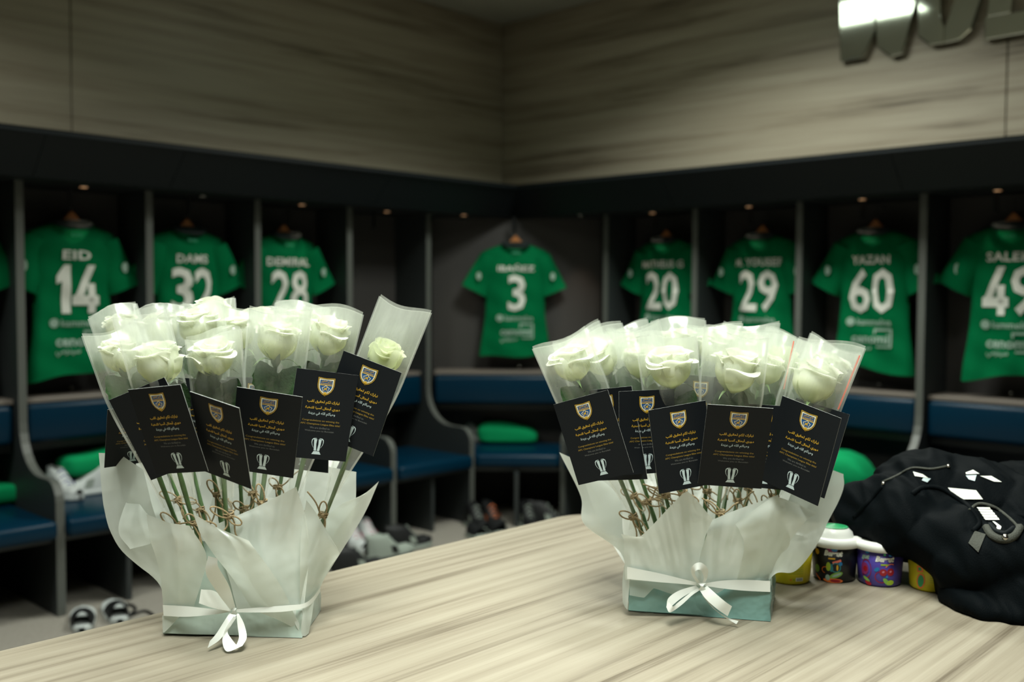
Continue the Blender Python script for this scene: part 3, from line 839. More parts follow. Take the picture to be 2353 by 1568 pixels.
# ------------------------------------------------------------------ greeting card (0.105 x 0.148 m), print layers shared
CW, CH = 0.105, 0.148
def fy_(f): return CH / 2 - f * CH
def shield(s, top=0.125, flat=True):
    """shield outline scaled by s (half-width), y down from the top"""
    p = [(-1, 1.02), (-0.35, 0.96), (0, 0.94), (0.35, 0.96), (1, 1.02)]
    right = [(1, 0.1), (0.93, -0.25), (0.72, -0.62), (0.4, -0.92), (0, -1.15)]
    left = [(-x, y) for x, y in right[:-1]][::-1]
    return [(x * s, y * s) for x, y in p + right + left]
def layer(poly, m, z, cx=0, cy=0):
    return MB().add([(x + cx, y + cy, z) for x, y in poly], [tuple(range(len(poly)))[::-1]]).mesh(m)
CRX, CRY = 0.0, fy_(0.168)
sw = 0.0142
dome = [(sw * 0.78 * math.cos(a), -0.08 * sw + 0 * a) for a in (0,)]
crest_parts = []
crest_parts.append((layer(shield(sw), M_GOLD, 0.0003, CRX, CRY), 0))
crest_parts.append((layer(shield(sw * 0.93), M_CARD, 0.0004, CRX, CRY), 1))
crest_parts.append((layer(shield(sw * 0.87), M_CREAM, 0.0005, CRX, CRY), 2))
ins = shield(sw * 0.74)
low = [(x, y) for x, y in ins if y < 0.12 * sw]; low = [(-sw * 0.74, 0.08 * sw)] + [(sw * 0.74, 0.08 * sw)] + [p for p in ins[5:] if p[1] < 0.07 * sw]
crest_parts.append((layer(low, M_NAVY, 0.0006, CRX, CRY), 3))
crest_parts.append((layer([(-sw * .74, .20 * sw), (-sw * .74, .74 * sw), (sw * .74, .74 * sw), (sw * .74, .20 * sw)][::-1], M_NAVY, 0.0006, CRX, CRY), 3))
crest_parts.append((layer([(-sw * .74, .10 * sw), (-sw * .74, .17 * sw), (sw * .74, .17 * sw), (sw * .74, .10 * sw)][::-1], M_GOLD, 0.0007, CRX, CRY), 0))
st = []
for i in range(10):
    a = math.pi / 2 + math.pi * i / 5; rr = sw * (0.50 if i % 2 == 0 else 0.36)
    st.append((rr * math.cos(a), rr * math.sin(a) - 0.34 * sw))
crest_parts.append((layer(st[::-1], M_CREAM, 0.0008, CRX, CRY), 2))
crest_parts.append((layer([(x * 0.84, (y + 0.34 * sw) * 0.84 - 0.34 * sw) for x, y in st][::-1], M_NAVY, 0.0009, CRX, CRY), 3))
camel = [(-.22, -.52), (-.18, -.3), (-.2, -.22), (-.1, -.14), (0, -.2), (.06, -.1), (.12, .0), (.2, -.06), (.14, -.12), (.14, -.3), (.16, -.52), (.1, -.52), (.06, -.36), (-.1, -.36), (-.15, -.52)]
crest_parts.append((layer([(x * sw, (y - 0.03) * sw) for x, y in camel], M_GOLD, 0.0010, CRX, CRY), 0))
crest_parts.append((layer([(-.2 * sw, -.98 * sw), (.2 * sw, -.98 * sw), (.16 * sw, -.72 * sw), (-.16 * sw, -.72 * sw)][::-1], M_GOLD, 0.0010, CRX, CRY), 0))
t_ = text_mesh('ALTAAWOUN FC', M_GOLD, width=sw * 1.34, height=sw * 0.2, bold=0.02); t_.transform(Matrix.Translation((CRX, CRY + 0.31 * sw, 0.0008))); crest_parts.append((t_, 0))
t_ = text_mesh(arabic('نادي التعاون'), M_GOLD, width=sw * 1.2, height=sw * 0.27, bold=0.03); t_.transform(Matrix.Translation((CRX, CRY + 0.58 * sw, 0.0008))); crest_parts.append((t_, 0))
CREST = join(crest_parts, [M_GOLD, M_CARD, M_CREAM, M_NAVY])
def line(s, m, wf, hf, f, bold=0.01):
    t = text_mesh(s, m, width=CW * wf, height=CH * hf, bold=bold); t.transform(Matrix.Translation((0, fy_(f), 0.0004))); return t
LET_GOLD = join([(line(arabic('نبارك لكم تحقيق لقب'), M_GOLD, .52, .048, .352, .02), 0), (line(arabic('دوري أبطال آسيا للنخبة'), M_GOLD, .56, .048, .422, .02), 0)], [M_GOLD])
LET_ENG = join([(line('Congratulations on winning the', M_GOLD2, .60, .026, .565, .012), 0), (line('AFC Champions League Elite title!', M_GOLD2, .64, .026, .605, .016), 0)], [M_GOLD2])
LET_WHITE = line(arabic('وحياكم الله في بريدة'), M_SILV, .43, .046, .486, .008)
LET_GREY = join([(line('We are thrilled to', M_DIM, .32, .022, .645, .0), 0), (line('Welcome you to Buraidah', M_DIM, .47, .022, .682, .0), 0)], [M_DIM])
def trophy_mesh():
    mb = MB(); y0 = fy_(0.945); h = CH * 0.185; z = 0.0005
    def q(p): mb.add([(x * CW, y0 + y * h, z) for x, y in p], [tuple(range(len(p)))])
    q([(-.045, .22), (-.005, .22), (-.018, .62), (-.012, .93), (-.062, .93), (-.052, .55)])
    q([(.005, .22), (.045, .22), (.052, .55), (.062, .93), (.012, .93), (.018, .62)])
    q([(-.075, 0), (.075, 0), (.045, .19), (-.045, .19)])
    for sd in (-1, 1):
        pts = [(.03, .985), (.07, .97), (.095, .88), (.098, .72), (.085, .55), (.06, .40)]; wd = [.012, .014, .012, .010, .009, .006]
        o = [(sd * x, y + w_ * 1.2) for (x, y), w_ in zip(pts, wd)]; i_ = [(sd * (x - w_), y - w_ * 1.2) for (x, y), w_ in zip(pts, wd)]
        for k in range(5): q([o[k], o[k + 1], i_[k + 1], i_[k]] if sd < 0 else [i_[k], i_[k + 1], o[k + 1], o[k]])
    me = mb.mesh(M_SILV)
    return me
TROPHY = trophy_mesh()
bm = bmesh.new(); bm.from_mesh(TROPHY)
for f in bm.faces:
    f.normal_update()
    if f.normal.z < 0: f.normal_flip()
bm.to_mesh(TROPHY); bm.free()
CARD = join([(MB().box((-CW / 2, -CH / 2, -0.0004), (CW / 2, CH / 2, 0.0002)).mesh(M_CARD), 0)], [M_CARD, M_CARDE])
for p_ in CARD.polygons:
    if abs(p_.normal.z) < 0.5: p_.material_index = 1
def card(parent, TL, TR, BL, dep, dep_lo=None, dep_hi=None, sgn=None, prints=True):
    """pose a card so that its corners meet the photo's: solve depth and tilt from the known card size"""
    T0 = [np.array(p, float) for p in (TL, TR, BL)]; TT = [p.copy() for p in T0]
    for it in range(6):
      TL, TR, BL = TT
      u = TR - TL; v = BL - TL; cen = TL + u / 2 + v / 2
      dd = dep - 0.035; s = FPX / dd; best = None
      for kf in np.linspace(0.86, 1.22, 73):
          du2 = (CW * kf * s) ** 2 - u @ u; dv2 = (CH * kf * s) ** 2 - v @ v
          pen = 0
          if du2 < 0: pen += -du2; du2 = 0
          if dv2 < 0: pen += -dv2; dv2 = 0
          err = abs(abs(u @ v) - math.sqrt(du2 * dv2)) + pen * 2 + abs(kf - 1.03) * 2500
          if best is None or err < best[0]: best = (err, kf, math.sqrt(du2), math.sqrt(dv2))
      _, kf, du, dv = best
      dot = u @ v
      dv_ = dv; du_ = -math.copysign(du, dot)           # bottom leans away from the viewer
      U = RT * (u[0] / s) - UP * (u[1] / s) + FW * (du_ / s)
      V = RT * (v[0] / s) - UP * (v[1] / s) + FW * (dv_ / s)
      U.normalize(); V = (V - U * U.dot(V)).normalized()
      Y = -V; Z = U.cross(Y)
      c = unp(cen[0], cen[1], dd)
      M = Matrix(((U.x, Y.x, Z.x, c.x), (U.y, Y.y, Z.y, c.y), (U.z, Y.z, Z.z, c.z), (0, 0, 0, 1))) @ Matrix.Diagonal((kf, kf, kf, 1))
      for ci, (sx, sy) in enumerate(((-.5, .5), (.5, .5), (-.5, -.5))):
        w_ = M @ Vector((sx * CW, sy * CH, 0)) - CAM; z_ = w_.dot(FW)
        TT[ci] = TT[ci] + 0.8 * (T0[ci] - np.array((CX + FPX * w_.dot(RT) / z_, CY - FPX * w_.dot(UP) / z_)))
    o = bpy.data.objects.new('greeting_card', CARD); C.objects.link(o); o.parent = parent
    PM = Matrix.Translation(parent.location) @ parent.rotation_euler.to_matrix().to_4x4()
    o.matrix_local = PM.inverted() @ M
    if prints:
        for nm, me in (('club_crest', CREST), ('gold_lettering', LET_GOLD), ('dull_gold_lettering', LET_ENG), ('white_lettering', LET_WHITE), ('grey_lettering', LET_GREY), ('trophy_print', TROPHY)):
            q = bpy.data.objects.new(nm, me); C.objects.link(q); q.parent = o
    return o

def sleeve_mesh(s0, sb, s1, w0, w1, top_tilt, seed, dmax=0.036):
    """open cellophane sleeve around +Z axis; s0 knot, sb bloom centre, s1 top; front faces -Y"""
    rnd = random.Random(seed); ph = [rnd.uniform(0, 6.3) for _ in range(4)]
    NS, NUU = 26, 14
    mb = MB(); SP = []
    for sd in (-1, 1):
        P = []
        for i in range(NS + 1):
            q = i / NS; s = s0 - 0.02 + (s1 - s0 + 0.02) * q
            k = smooth01((s - s0) / (sb - 0.035 - s0)) if s > s0 else 0.25 * (s0 - s) / 0.02
            wd = 0.006 + (w0 - 0.006) * k
            if s > sb - 0.035: wd = w0 + (w1 - w0) * smooth01((s - sb + 0.035) / (s1 - sb + 0.035))
            dp = 0.004 + (dmax - 0.004) * smooth01((s - (sb - 0.13)) / 0.10)
            if s > sb: dp = dmax + (0.013 - dmax) * smooth01((s - sb) / (s1 - sb))
            row = []
            for j in range(NUU + 1):
                u = -1 + 2 * j / NUU
                y = sd * dp * (1 - u * u) ** 0.8 * (1 + 0.10 * math.sin(7 * u + ph[0] + s * 18)) + 0.0012 * math.sin(22 * u + ph[1]) * (1 - u * u)
                zt = top_tilt * u * w1 * q ** 6 + (0.006 * math.sin(2.2 * u + ph[2]) + (0.004 if sd > 0 else 0)) * q ** 6
                row.append(Vector((u * wd, y, s + zt)))
            P.append(row)
        mb.grid(P, sd > 0); SP.append(P)
    me = mb.mesh(M_SLEEVE, True)
    eb = MB()
    for sd in (0, NUU):
        for P in SP[:1]:
            sg = -1 if sd == 0 else 1
            eb.grid([[P[i][sd] + Vector((-sg * 0.0012, 0, 0)), P[i][sd] + Vector((sg * 0.0022, 0.0004, 0))] for i in range(4, NS + 1)])
    eb.grid([[SP[0][NS][j] + Vector((0, -0.0003, 0)) for j in range(NUU + 1)], [SP[0][NS][j] + Vector((0, -0.0003, -0.0016)) for j in range(NUU + 1)]])
    return me, eb.mesh(M_SEAL)
def twine_mesh(s, seed, r=0.0075):
    rnd = random.Random(seed); mb = MB(); tr = 0.0014
    for k in range(3):
        z = s - 0.003 + 0.003 * k
        mb.tube([(r * math.cos(a), r * math.sin(a), z + 0.001 * math.sin(a + k)) for a in [2 * math.pi * i / 12 for i in range(12)]], tr, 5, True)
    f = -r - 0.001
    for sd in (-1, 1):
        L = rnd.uniform(0.020, 0.036); up = rnd.uniform(0.6, 1.35) if sd < 0 else rnd.uniform(-1.35, -0.2)
        d = Vector((sd * math.cos(up), 0, math.sin(up))); n = Vector((-d.z, 0, d.x))
        pts = [Vector((0, f, s)) + d * (L * (1 - math.cos(a)) / 2) + n * (0.0062 * math.sin(a)) + Vector((0, -0.006 * math.sin(a / 2), 0)) for a in [2 * math.pi * i / 16 for i in range(17)]]
        mb.tube(pts, tr, 5)
        L2 = rnd.uniform(0.03, 0.06); dn = rnd.uniform(-2.4, -0.9)
        d = Vector((sd * abs(math.cos(dn)) * 0.7, 0, -abs(math.sin(dn)))) if rnd.random() < 0.7 else Vector((sd * 0.7, -0.2, 0.6))
        mb.tube([Vector((0, f, s)) + d * (L2 * q) + Vector((0.004 * math.sin(q * 4 + sd), -0.003 * q, 0)) for q in [i / 7 for i in range(8)]], tr, 5)
    mb.sphere((0, f, s), 0.0035, nu=8, nv=6)
    return mb.mesh(M_TWINE, True)
def rose(label, group, bpx, bpy_, dep, tpx, tpy, base, kind='full', hw=0.046, knot=0.17, seed=0, face=None, ctl=None, top_tilt=0.0, size=1.0, leaves=3, strip=False):
    """base: world point of the stem foot; the bloom centre is the photo point (bpx,bpy_) at depth dep"""
    rnd = random.Random(seed * 7 + 3)
    size *= 0.80
    bl = unp(bpx, bpy_, dep)
    ax = (bl - base); Ls = ax.length; ax.normalize()
    ext = math.hypot(tpx - bpx, tpy - bpy_) * dep / FPX
    t = thing('wrapped_rose', label, 'rose', base, group)
    fdir = (CAM - bl); fdir = (fdir - ax * ax.dot(fdir)).normalized()
    if face: fdir = Matrix.Rotation(face, 3, ax) @ fdir
    X = (-fdir).cross(ax).normalized() * 1.0
    Y = ax.cross(X)
    M = Matrix(((X.x, Y.x, ax.x), (X.y, Y.y, ax.y), (X.z, Y.z, ax.z)))
    t.rotation_euler = M.to_euler()
    loc = lambda n, me: put(n, me, t, False)
    bs = 0.037 * size                     # half bloom height
    zb = Ls - bs
    loc('stem', MB().tube([(0.004 * math.sin(z * 9 + seed), 0.003 * math.cos(z * 7 + seed), z) if z < zb - 0.05 else (0, 0, z) for z in [zb * i / 12 for i in range(13)]], [0.0038 + 0.0006 * math.sin(i * 2.1) for i in range(13)], 7).mesh(M_STEM, True))
    B = BLOOM[kind]
    # bloom head leans a little, petals shared between roses
    bloom = bpy.data.objects.new('bloom', B['bud']); C.objects.link(bloom); bloom.parent = t
    bloom.location = (0, 0, zb); bloom.scale = (size, size, size * 1.13)
    bloom.rotation_euler = (rnd.uniform(-0.12, 0.22), rnd.uniform(-0.12, 0.12), rnd.uniform(0, 6.28))
    for ri, (n, ms, off) in enumerate(B['rings']):
        for k in range(n):
            p = bpy.data.objects.new('petal', ms[k % len(ms)]); C.objects.link(p); p.parent = bloom
            p.rotation_euler = (rnd.uniform(-0.05, 0.05), rnd.uniform(-0.04, 0.05) + 0.045 * ri * rnd.uniform(0.3, 1.2), off + 2 * math.pi * k / n + rnd.uniform(-0.16, 0.16))
            sz = rnd.uniform(0.96, 1.05); p.scale = (sz, sz, rnd.uniform(0.96, 1.04))
    cx_ = bpy.data.objects.new('calyx', CALYX); C.objects.link(cx_); cx_.parent = t; cx_.location = (0, 0, zb + 0.001); cx_.rotation_euler = (0, 0, rnd.uniform(0, 6))
    for k in range(leaves):
        l = bpy.data.objects.new('leaf', LEAF[(k + seed) % 3]); C.objects.link(l); l.parent = t
        a = [0.5, 2.4, -1.2, 1.5][k] + rnd.uniform(-0.4, 0.4)
        l.location = (0.004 * math.cos(a), -0.004 * abs(math.sin(a)) - 0.002, zb - 0.062 + 0.012 * (k % 2) + rnd.uniform(-0.01, 0.005))
        sx = 1 if math.cos(a) > 0 else -1
        l.rotation_euler = (rnd.uniform(-0.1, 0.25), sx * rnd.uniform(0.25, 0.6), sx * rnd.uniform(-0.4, 0.2))
    sm_, em_ = sleeve_mesh(knot, Ls, Ls + ext, hw, hw * 1.03, top_tilt, seed)
    so = loc('cellophane_sleeve', sm_)
    put('sealed_edge', em_, so, False)
    loc('twine_bow', twine_mesh(knot, seed))
    if strip:
        loc('tear_strip', MB().add([(hw * 0.9, -0.004, Ls - 0.03), (hw * 0.95, -0.004, Ls - 0.03), (hw * 0.98, -0.003, Ls + ext - 0.004), (hw * 0.93, -0.003, Ls + ext - 0.004)], [(0, 1, 2, 3)]).mesh(M_CORAL))
    if ctl:
        for q in ctl: card(t, *q)
    return t

# ================================================================== wrapped pots
def sheet(rows, zf, m, nu=29, nv=32, crumple=0.0028, seed=0):
    """rows bottom->top of (px, py, d): smooth paper sheet through the given points, d added to depth zf"""
    A = []
    for r_ in rows:
        rr = np.array(r_, float); k = len(rr); q = np.linspace(0, k - 1, nu)
        ln = np.array([np.interp(q, range(k), rr[:, c]) for c in range(3)]).T
        A.append(ln * 0.72 + crom(r_, nu) * 0.28)
    A = np.array(A); G = np.array([crom(A[:, j], nv) for j in range(nu)])
    P = []
    for j in range(nu):
        col = []
        for i in range(nv):
            px, py, d = G[j, i]
            p = unp(px, py, zf + d)
            n_ = noise.noise(p * 16 + Vector((seed, 0, 0))) * crumple + abs(noise.noise(p * 30 + Vector((0, seed, 0)))) * crumple * 0.8
            col.append(p - FW * n_)
        P.append(col)
    return MB().grid(P).mesh(m, True)
def ribbon_mesh(strips, zf, dflt=0.0):
    mb = MB()
    for Aa, Bb in strips:
        n = max(10, 5 * len(Aa))
        a = crom([(x[0], x[1], x[2] if len(x) > 2 else dflt) for x in Aa], n); b = crom([(x[0], x[1], x[2] if len(x) > 2 else dflt) for x in Bb], n)
        P = []
        for i in range(n):
            row = []
            for q in (0, 0.5, 1):
                px, py, d = a[i] * (1 - q) + b[i] * q
                p = unp(px, py, zf + d - 0.009)
                if p.z < ZTAB + 0.0015:
                    p = onp(px, py, 2, ZTAB + 0.0015)
                row.append(p)
            P.append(row)
        mb.grid(P)
    me = mb.mesh(M_RIBBON, True)
    return me
def pot(FL, FR, BR, h, m, taper=0.0, seed=0):
    a = onp(FL[0], FL[1], 2, ZTAB + 0.001); b = onp(FR[0], FR[1], 2, ZTAB + 0.001); c = onp(BR[0], BR[1], 2, ZTAB + 0.001); d = a + (c - b)
    cor = [a, b, c, d]; cen = (a + b + c + d) / 4
    P = []
    NH = 8
    for i in range(NH + 1):
        q = i / NH; row = []
        for e in range(4):
            p0, p1 = cor[e], cor[(e + 1) % 4]
            for k in range(10):
                p = p0.lerp(p1, k / 10)
                r = p - cen
                p = cen + r * (1 - taper * q) + Vector((0, 0, h * q))
                nz = noise.noise(p * 22 + Vector((seed, 0, 0)))
                nrm = Vector((r.x, r.y, 0)).normalized()
                p = p + nrm * (0.006 * nz * (0.3 + math.sin(math.pi * q)))
                row.append(p)
        row.append(row[0].copy()); P.append(row)
    mb = MB().grid(P)
    mb.add([P[-1][k] + Vector((0, 0, -0.004)) for k in range(40)], [tuple(range(40))])
    mb.add([P[0][k] for k in range(40)], [tuple(range(40))[::-1]])
    return mb.mesh(m, True), cen, cor

def bouquet_base(label, FL, FR, BR, h, m, seed, sheets, ribbon, lining):
    me, cen, cor = pot(FL, FR, BR, h, m, 0.02, seed)
    zf = ((cor[0] + cor[1]) / 2 - CAM).dot(FW)
    t = thing('wrapped_flower_pot', label, 'bouquet wrapping', cen, 'wrapped pots on the table')
    put('pot_wrap', me, t)
    put('foil_lining', sheet(lining, zf, m, seed=seed + 40), t)
    for k, rows in enumerate(sheets):
        put('paper_sheet', sheet(rows, zf, M_PAPER, seed=seed + k * 3.1), t)
    put('ribbon_bow', ribbon_mesh(ribbon, zf, -0.006), t)
    return t, cen, zf

# ---- left bouquet
ZL = ((onp(375, 1457, 2, ZTAB) + onp(695, 1467, 2, ZTAB)) / 2 - CAM).dot(FW)
sheetsL = [
 # left front
 [[(376, 1402, -.004), (410, 1402, -.012), (446, 1394, -.014)], [(366, 1310, -.02), (412, 1310, -.045), (466, 1330, -.03)],
  [(346, 1240, -.03), (404, 1245, -.06), (474, 1275, -.045)], [(337, 1182, -.03), (390, 1202, -.06), (436, 1208, -.06)]],
 # left flap
 [[(378, 1395, .03), (392, 1397, .01), (420, 1398, -.004)], [(364, 1338, .03), (390, 1330, .0), (430, 1320, -.01)],
  [(277, 1263, .05), (322, 1255, .01), (380, 1240, -.01)], [(240, 1172, .08), (292, 1160, .04), (352, 1168, .0)], [(228, 1041, .10), (275, 1044, .08), (330, 1080, .05)]],
 # curled inner fold of the left flap
 [[(300, 1262, -.005), (345, 1250, -.02), (398, 1222, -.03)], [(272, 1215, .015), (322, 1190, .0), (376, 1180, .01)], [(306, 1112, .06), (326, 1098, .07), (338, 1098, .08)]],
 # centre diagonal
 [[(580, 1402, -.012), (640, 1425, -.012), (694, 1452, .0)], [(525, 1318, -.035), (575, 1335, -.05), (648, 1350, -.03)],
  [(466, 1238, -.06), (532, 1248, -.08), (590, 1268, -.065)], [(444, 1181, -.06), (492, 1210, -.075), (572, 1243, -.085)]],
 # centre right
 [[(545, 1402, -.002), (640, 1398, -.008), (700, 1388, .0)], [(520, 1310, -.01), (610, 1300, -.03), (708, 1296, .0)],
  [(490, 1228, -.0), (592, 1200, -.03), (706, 1205, -.01)], [(484, 1211, .0), (580, 1170, -.02), (681, 1119, -.02)]],
 # right
 [[(688, 1402, -.004), (714, 1385, .05), (736, 1350, .10)], [(690, 1310, -.02), (728, 1308, .03), (757, 1306, .09)],
  [(692, 1225, -.02), (738, 1235, .02), (779, 1276, .07)], [(704, 1150, -.01), (726, 1178, .01), (776, 1262, .06)]],
 # right back, blunt
 [[(690, 1310, .10), (720, 1310, .10), (745, 1320, .12)], [(690, 1220, .11), (745, 1225, .11), (790, 1240, .13)],
  [(700, 1130, .13), (760, 1140, .13), (815, 1170, .15)], [(706, 1060, .15), (765, 1075, .15), (819, 1085, .17)]],
 # right back spike
 [[(700, 1330, .09), (725, 1330, .10), (742, 1335, .12)], [(720, 1240, .10), (755, 1250, .11), (792, 1256, .13)],
  [(770, 1170, .12), (805, 1178, .13), (838, 1180, .15)], [(838, 1136, .14), (855, 1121, .15), (871, 1106, .16)]],
 # back sheet
 [[(400, 1340, .14), (540, 1345, .14), (700, 1330, .14)], [(350, 1220, .18), (540, 1240, .18), (730, 1210, .18)],
  [(318, 1120, .22), (520, 1130, .22), (760, 1110, .22)], [(312, 1050, .26), (520, 1050, .26), (790, 1040, .26)]],
]
ribL = [
 ([(374, 1391, -.002), (430, 1394, -.014), (490, 1400, -.018), (529, 1402, -.02)], [(376, 1416, -.002), (430, 1418, -.016), (490, 1413, -.019), (529, 1407, -.02)]),
 ([(543, 1401, -.02), (600, 1396, -.016), (655, 1392, -.014), (696, 1388, -.002), (718, 1374, .04), (736, 1350, .09)], [(543, 1408, -.02), (600, 1408, -.018), (655, 1406, -.015), (697, 1398, -.002), (718, 1386, .04), (736, 1360, .09)]),
 ([(530, 1399, -.02), (497, 1361, -.035), (462, 1355, -.05)], [(531, 1406, -.02), (490, 1398, -.04), (457, 1387, -.055)]),
 ([(478, 1278, -.07), (473, 1318, -.065), (499, 1362, -.05), (529, 1402, -.024)], [(500, 1284, -.085), (502, 1304, -.08), (526, 1346, -.06), (541, 1396, -.024)]),
 ([(543, 1410, -.022), (546, 1440, -.035), (549, 1465, -.05), (543, 1483, -.06)], [(549, 1411, -.022), (561, 1435, -.035), (567, 1465, -.05), (557, 1485, -.065)]),
 ([(543, 1483, -.06), (530, 1466, -.05), (523, 1453, -.04), (530, 1440, -.034), (543, 1420, -.024)], [(557, 1485, -.065), (522, 1498, -.07), (511, 1474, -.055), (518, 1446, -.044), (537, 1416, -.026)]),
 ([(528, 1408, -.022), (514, 1430, -.035), (496, 1458, -.05), (482, 1474, -.06)], [(543, 1414, -.022), (526, 1440, -.035), (506, 1470, -.05), (477, 1490, -.065)]),
 ([(528, 1397, -.023), (534, 1404, -.026), (530, 1411, -.023)], [(544, 1398, -.023), (541, 1404, -.027), (546, 1412, -.023)]),
]
potL, cenL, zfL = bouquet_base('mint paper wrapped pot with white ribbon bow, under the left rose bouquet', (375, 1457), (695, 1467), (738, 1402), 0.045, M_MINT, 1, sheetsL, ribL,
    [[(377, 1456, -.002), (535, 1460, -.002), (693, 1464, -.002)], [(390, 1340, .002), (535, 1345, .0), (694, 1345, .002)], [(430, 1240, .0), (535, 1250, -.006), (660, 1240, .0)]])
def foot(cen, bpx, bpy_, dep, k=0.30, z=0.03):
    p = unp(bpx, bpy_, dep); d = Vector((p.x - cen.x, p.y - cen.y))
    rt = Vector((RT.x, RT.y)).normalized(); fw = Vector((FW.x, FW.y)).normalized()
    lat = max(-0.085, min(0.085, d.dot(rt) * k)); dp = max(-0.045, min(0.045, d.dot(fw) * 0.85))
    q = rt * lat + fw * dp
    return Vector((cen.x + q.x, cen.y + q.y, ZTAB + z))
gL = 'cellophane wrapped roses in the left bouquet'
SL = [ # label, bloom px,py, dep, top px,py, kind, hw, top_tilt, size, cards
 ('leftmost white rose of left bouquet, sleeve leaning far left', 272, 816, 1.60, 228, 775, 'full', 0.040, 0.0, 0.95, [((249, 920), (372, 868), (353, 1102), 1.57)]),
 ('front white rose of left bouquet, second from its left edge', 352, 836, 1.545, 334, 722, 'full', 0.038, 0.0, 1.12, [((293, 896), (414, 884), (360, 1090), 1.50)]),
 ('lowest open white rose in front middle of left bouquet', 495, 820, 1.53, 489, 766, 'open', 0.039, 0.0, 0.94, [((437, 900), (551, 938), (468, 1083), 1.48)]),
 ('white rose with green sepals showing, right of the lowest front rose', 638, 784, 1.60, 643, 712, 'full', 0.047, 0.0, 1.06, [((552, 888), (698, 912), (524, 1079), 1.55)]),
 ('round white rose right of centre in left bouquet, above its card', 755, 772, 1.66, 772, 712, 'full', 0.046, 0.06, 1.05, [((683, 846), (822, 864), (655, 1047), 1.61)]),
 ('small greenish white rose in rightmost sleeve leaning right, left bouquet', 888, 812, 1.68, 926, 702, 'tight', 0.043, 0.0, 1.05, [((790, 806), (923, 857), (726, 997), 1.64)]),
 ('white rose half hidden at upper left of left bouquet', 274, 760, 1.76, 276, 708, 'full', 0.040, 0.0, 0.95, [((258, 930), (330, 925), (285, 1075), 1.72)]),
 ('white rose behind the front middle rose, second row of left bouquet', 452, 752, 1.68, 446, 704, 'full', 0.046, 0.0, 1.06, [((412, 868), (540, 876), (396, 1068), 1.64)]),
 ('white rose behind between front middle and sepal roses, left bouquet', 545, 768, 1.74, 545, 708, 'open', 0.044, 0.0, 1.0, [((520, 866), (655, 870), (510, 1060), 1.70)]),
 ('white rose top just seen at back of left bouquet', 482, 722, 1.88, 500, 700, 'full', 0.046, 0.0, 1.0, None),
 ('back row white rose behind the sepal rose in left bouquet', 596, 742, 1.86, 590, 712, 'full', 0.046, 0.0, 0.95, None),
 ('back row white rose with tilted sleeve top, right half of left bouquet', 690, 748, 1.84, 672, 702, 'open', 0.048, 0.10, 1.0, [((640, 880), (760, 890), (633, 1074), 1.76)]),
 ('back row white rose above the second front rose, left bouquet', 372, 758, 1.84, 352, 708, 'full', 0.044, 0.0, 1.0, None),
]
for i, (lab, bx, by, dep, tx, ty, kind, hw, tt, size, cards) in enumerate(SL):
    rose(lab, gL, bx, by, dep, tx, ty, foot(cenL, bx, by, dep), kind, hw, 0.155 + 0.012 * (i % 4), 20 + i, None, cards, tt, size)

# ---- right bouquet
sheetsR = [
 # front left, peaked
 [[(1437, 1332, -.006), (1500, 1337, -.014), (1560, 1342, -.014), (1612, 1346, -.014)], [(1434, 1278, -.012), (1500, 1280, -.03), (1560, 1285, -.035), (1612, 1285, -.03)],
  [(1434, 1245, -.015), (1490, 1240, -.04), (1560, 1200, -.05), (1624, 1225, -.045)], [(1427, 1228, -.02), (1473, 1233, -.04), (1577, 1128, -.06), (1638, 1194, -.055)]],
 # front right
 [[(1600, 1346, -.012), (1650, 1346, -.014), (1710, 1343, -.012), (1768, 1337, -.002)], [(1606, 1290, -.03), (1660, 1285, -.045), (1720, 1288, -.045), (1774, 1290, -.01)],
  [(1625, 1225, -.045), (1680, 1220, -.06), (1750, 1225, -.06), (1815, 1245, -.03)], [(1637, 1194, -.04), (1690, 1172, -.055), (1738, 1155, -.06), (1787, 1137, -.06)]],
 # right flap
 [[(1766, 1335, .0), (1774, 1325, .03), (1780, 1312, .06)], [(1774, 1292, -.01), (1800, 1300, .02), (1824, 1314, .06)], [(1795, 1215, -.02), (1838, 1225, .02), (1868, 1266, .08)],
  [(1812, 1150, .0), (1868, 1165, .05), (1903, 1198, .10)], [(1838, 1100, .05), (1892, 1110, .09), (1937, 1128, .13)], [(1868, 1080, .09), (1905, 1078, .11), (1938, 1090, .14)]],
 # right front fold line
 [[(1690, 1340, -.014), (1740, 1330, -.012), (1772, 1318, .0)], [(1710, 1260, -.06), (1752, 1265, -.05), (1790, 1280, -.02)], [(1700, 1222, -.07), (1770, 1190, -.07), (1850, 1200, -.03)], [(1690, 1205, -.07), (1780, 1140, -.065), (1880, 1180, .0)]],
 # left flap
 [[(1440, 1330, .03), (1444, 1325, .0), (1450, 1320, -.004)], [(1424, 1268, .05), (1436, 1262, .02), (1448, 1255, -.004)], [(1342, 1204, .10), (1390, 1215, .06), (1432, 1226, .02)],
  [(1334, 1140, .12), (1370, 1135, .09), (1420, 1140, .06)], [(1285, 1040, .15), (1312, 1052, .13), (1345, 1075, .12)]],
 # back sheet
 [[(1450, 1320, .12), (1610, 1325, .12), (1765, 1315, .12)], [(1390, 1220, .17), (1600, 1230, .17), (1830, 1210, .17)],
  [(1350, 1130, .21), (1600, 1130, .21), (1880, 1120, .21)], [(1340, 1050, .25), (1600, 1040, .25), (1900, 1050, .25)]],
]
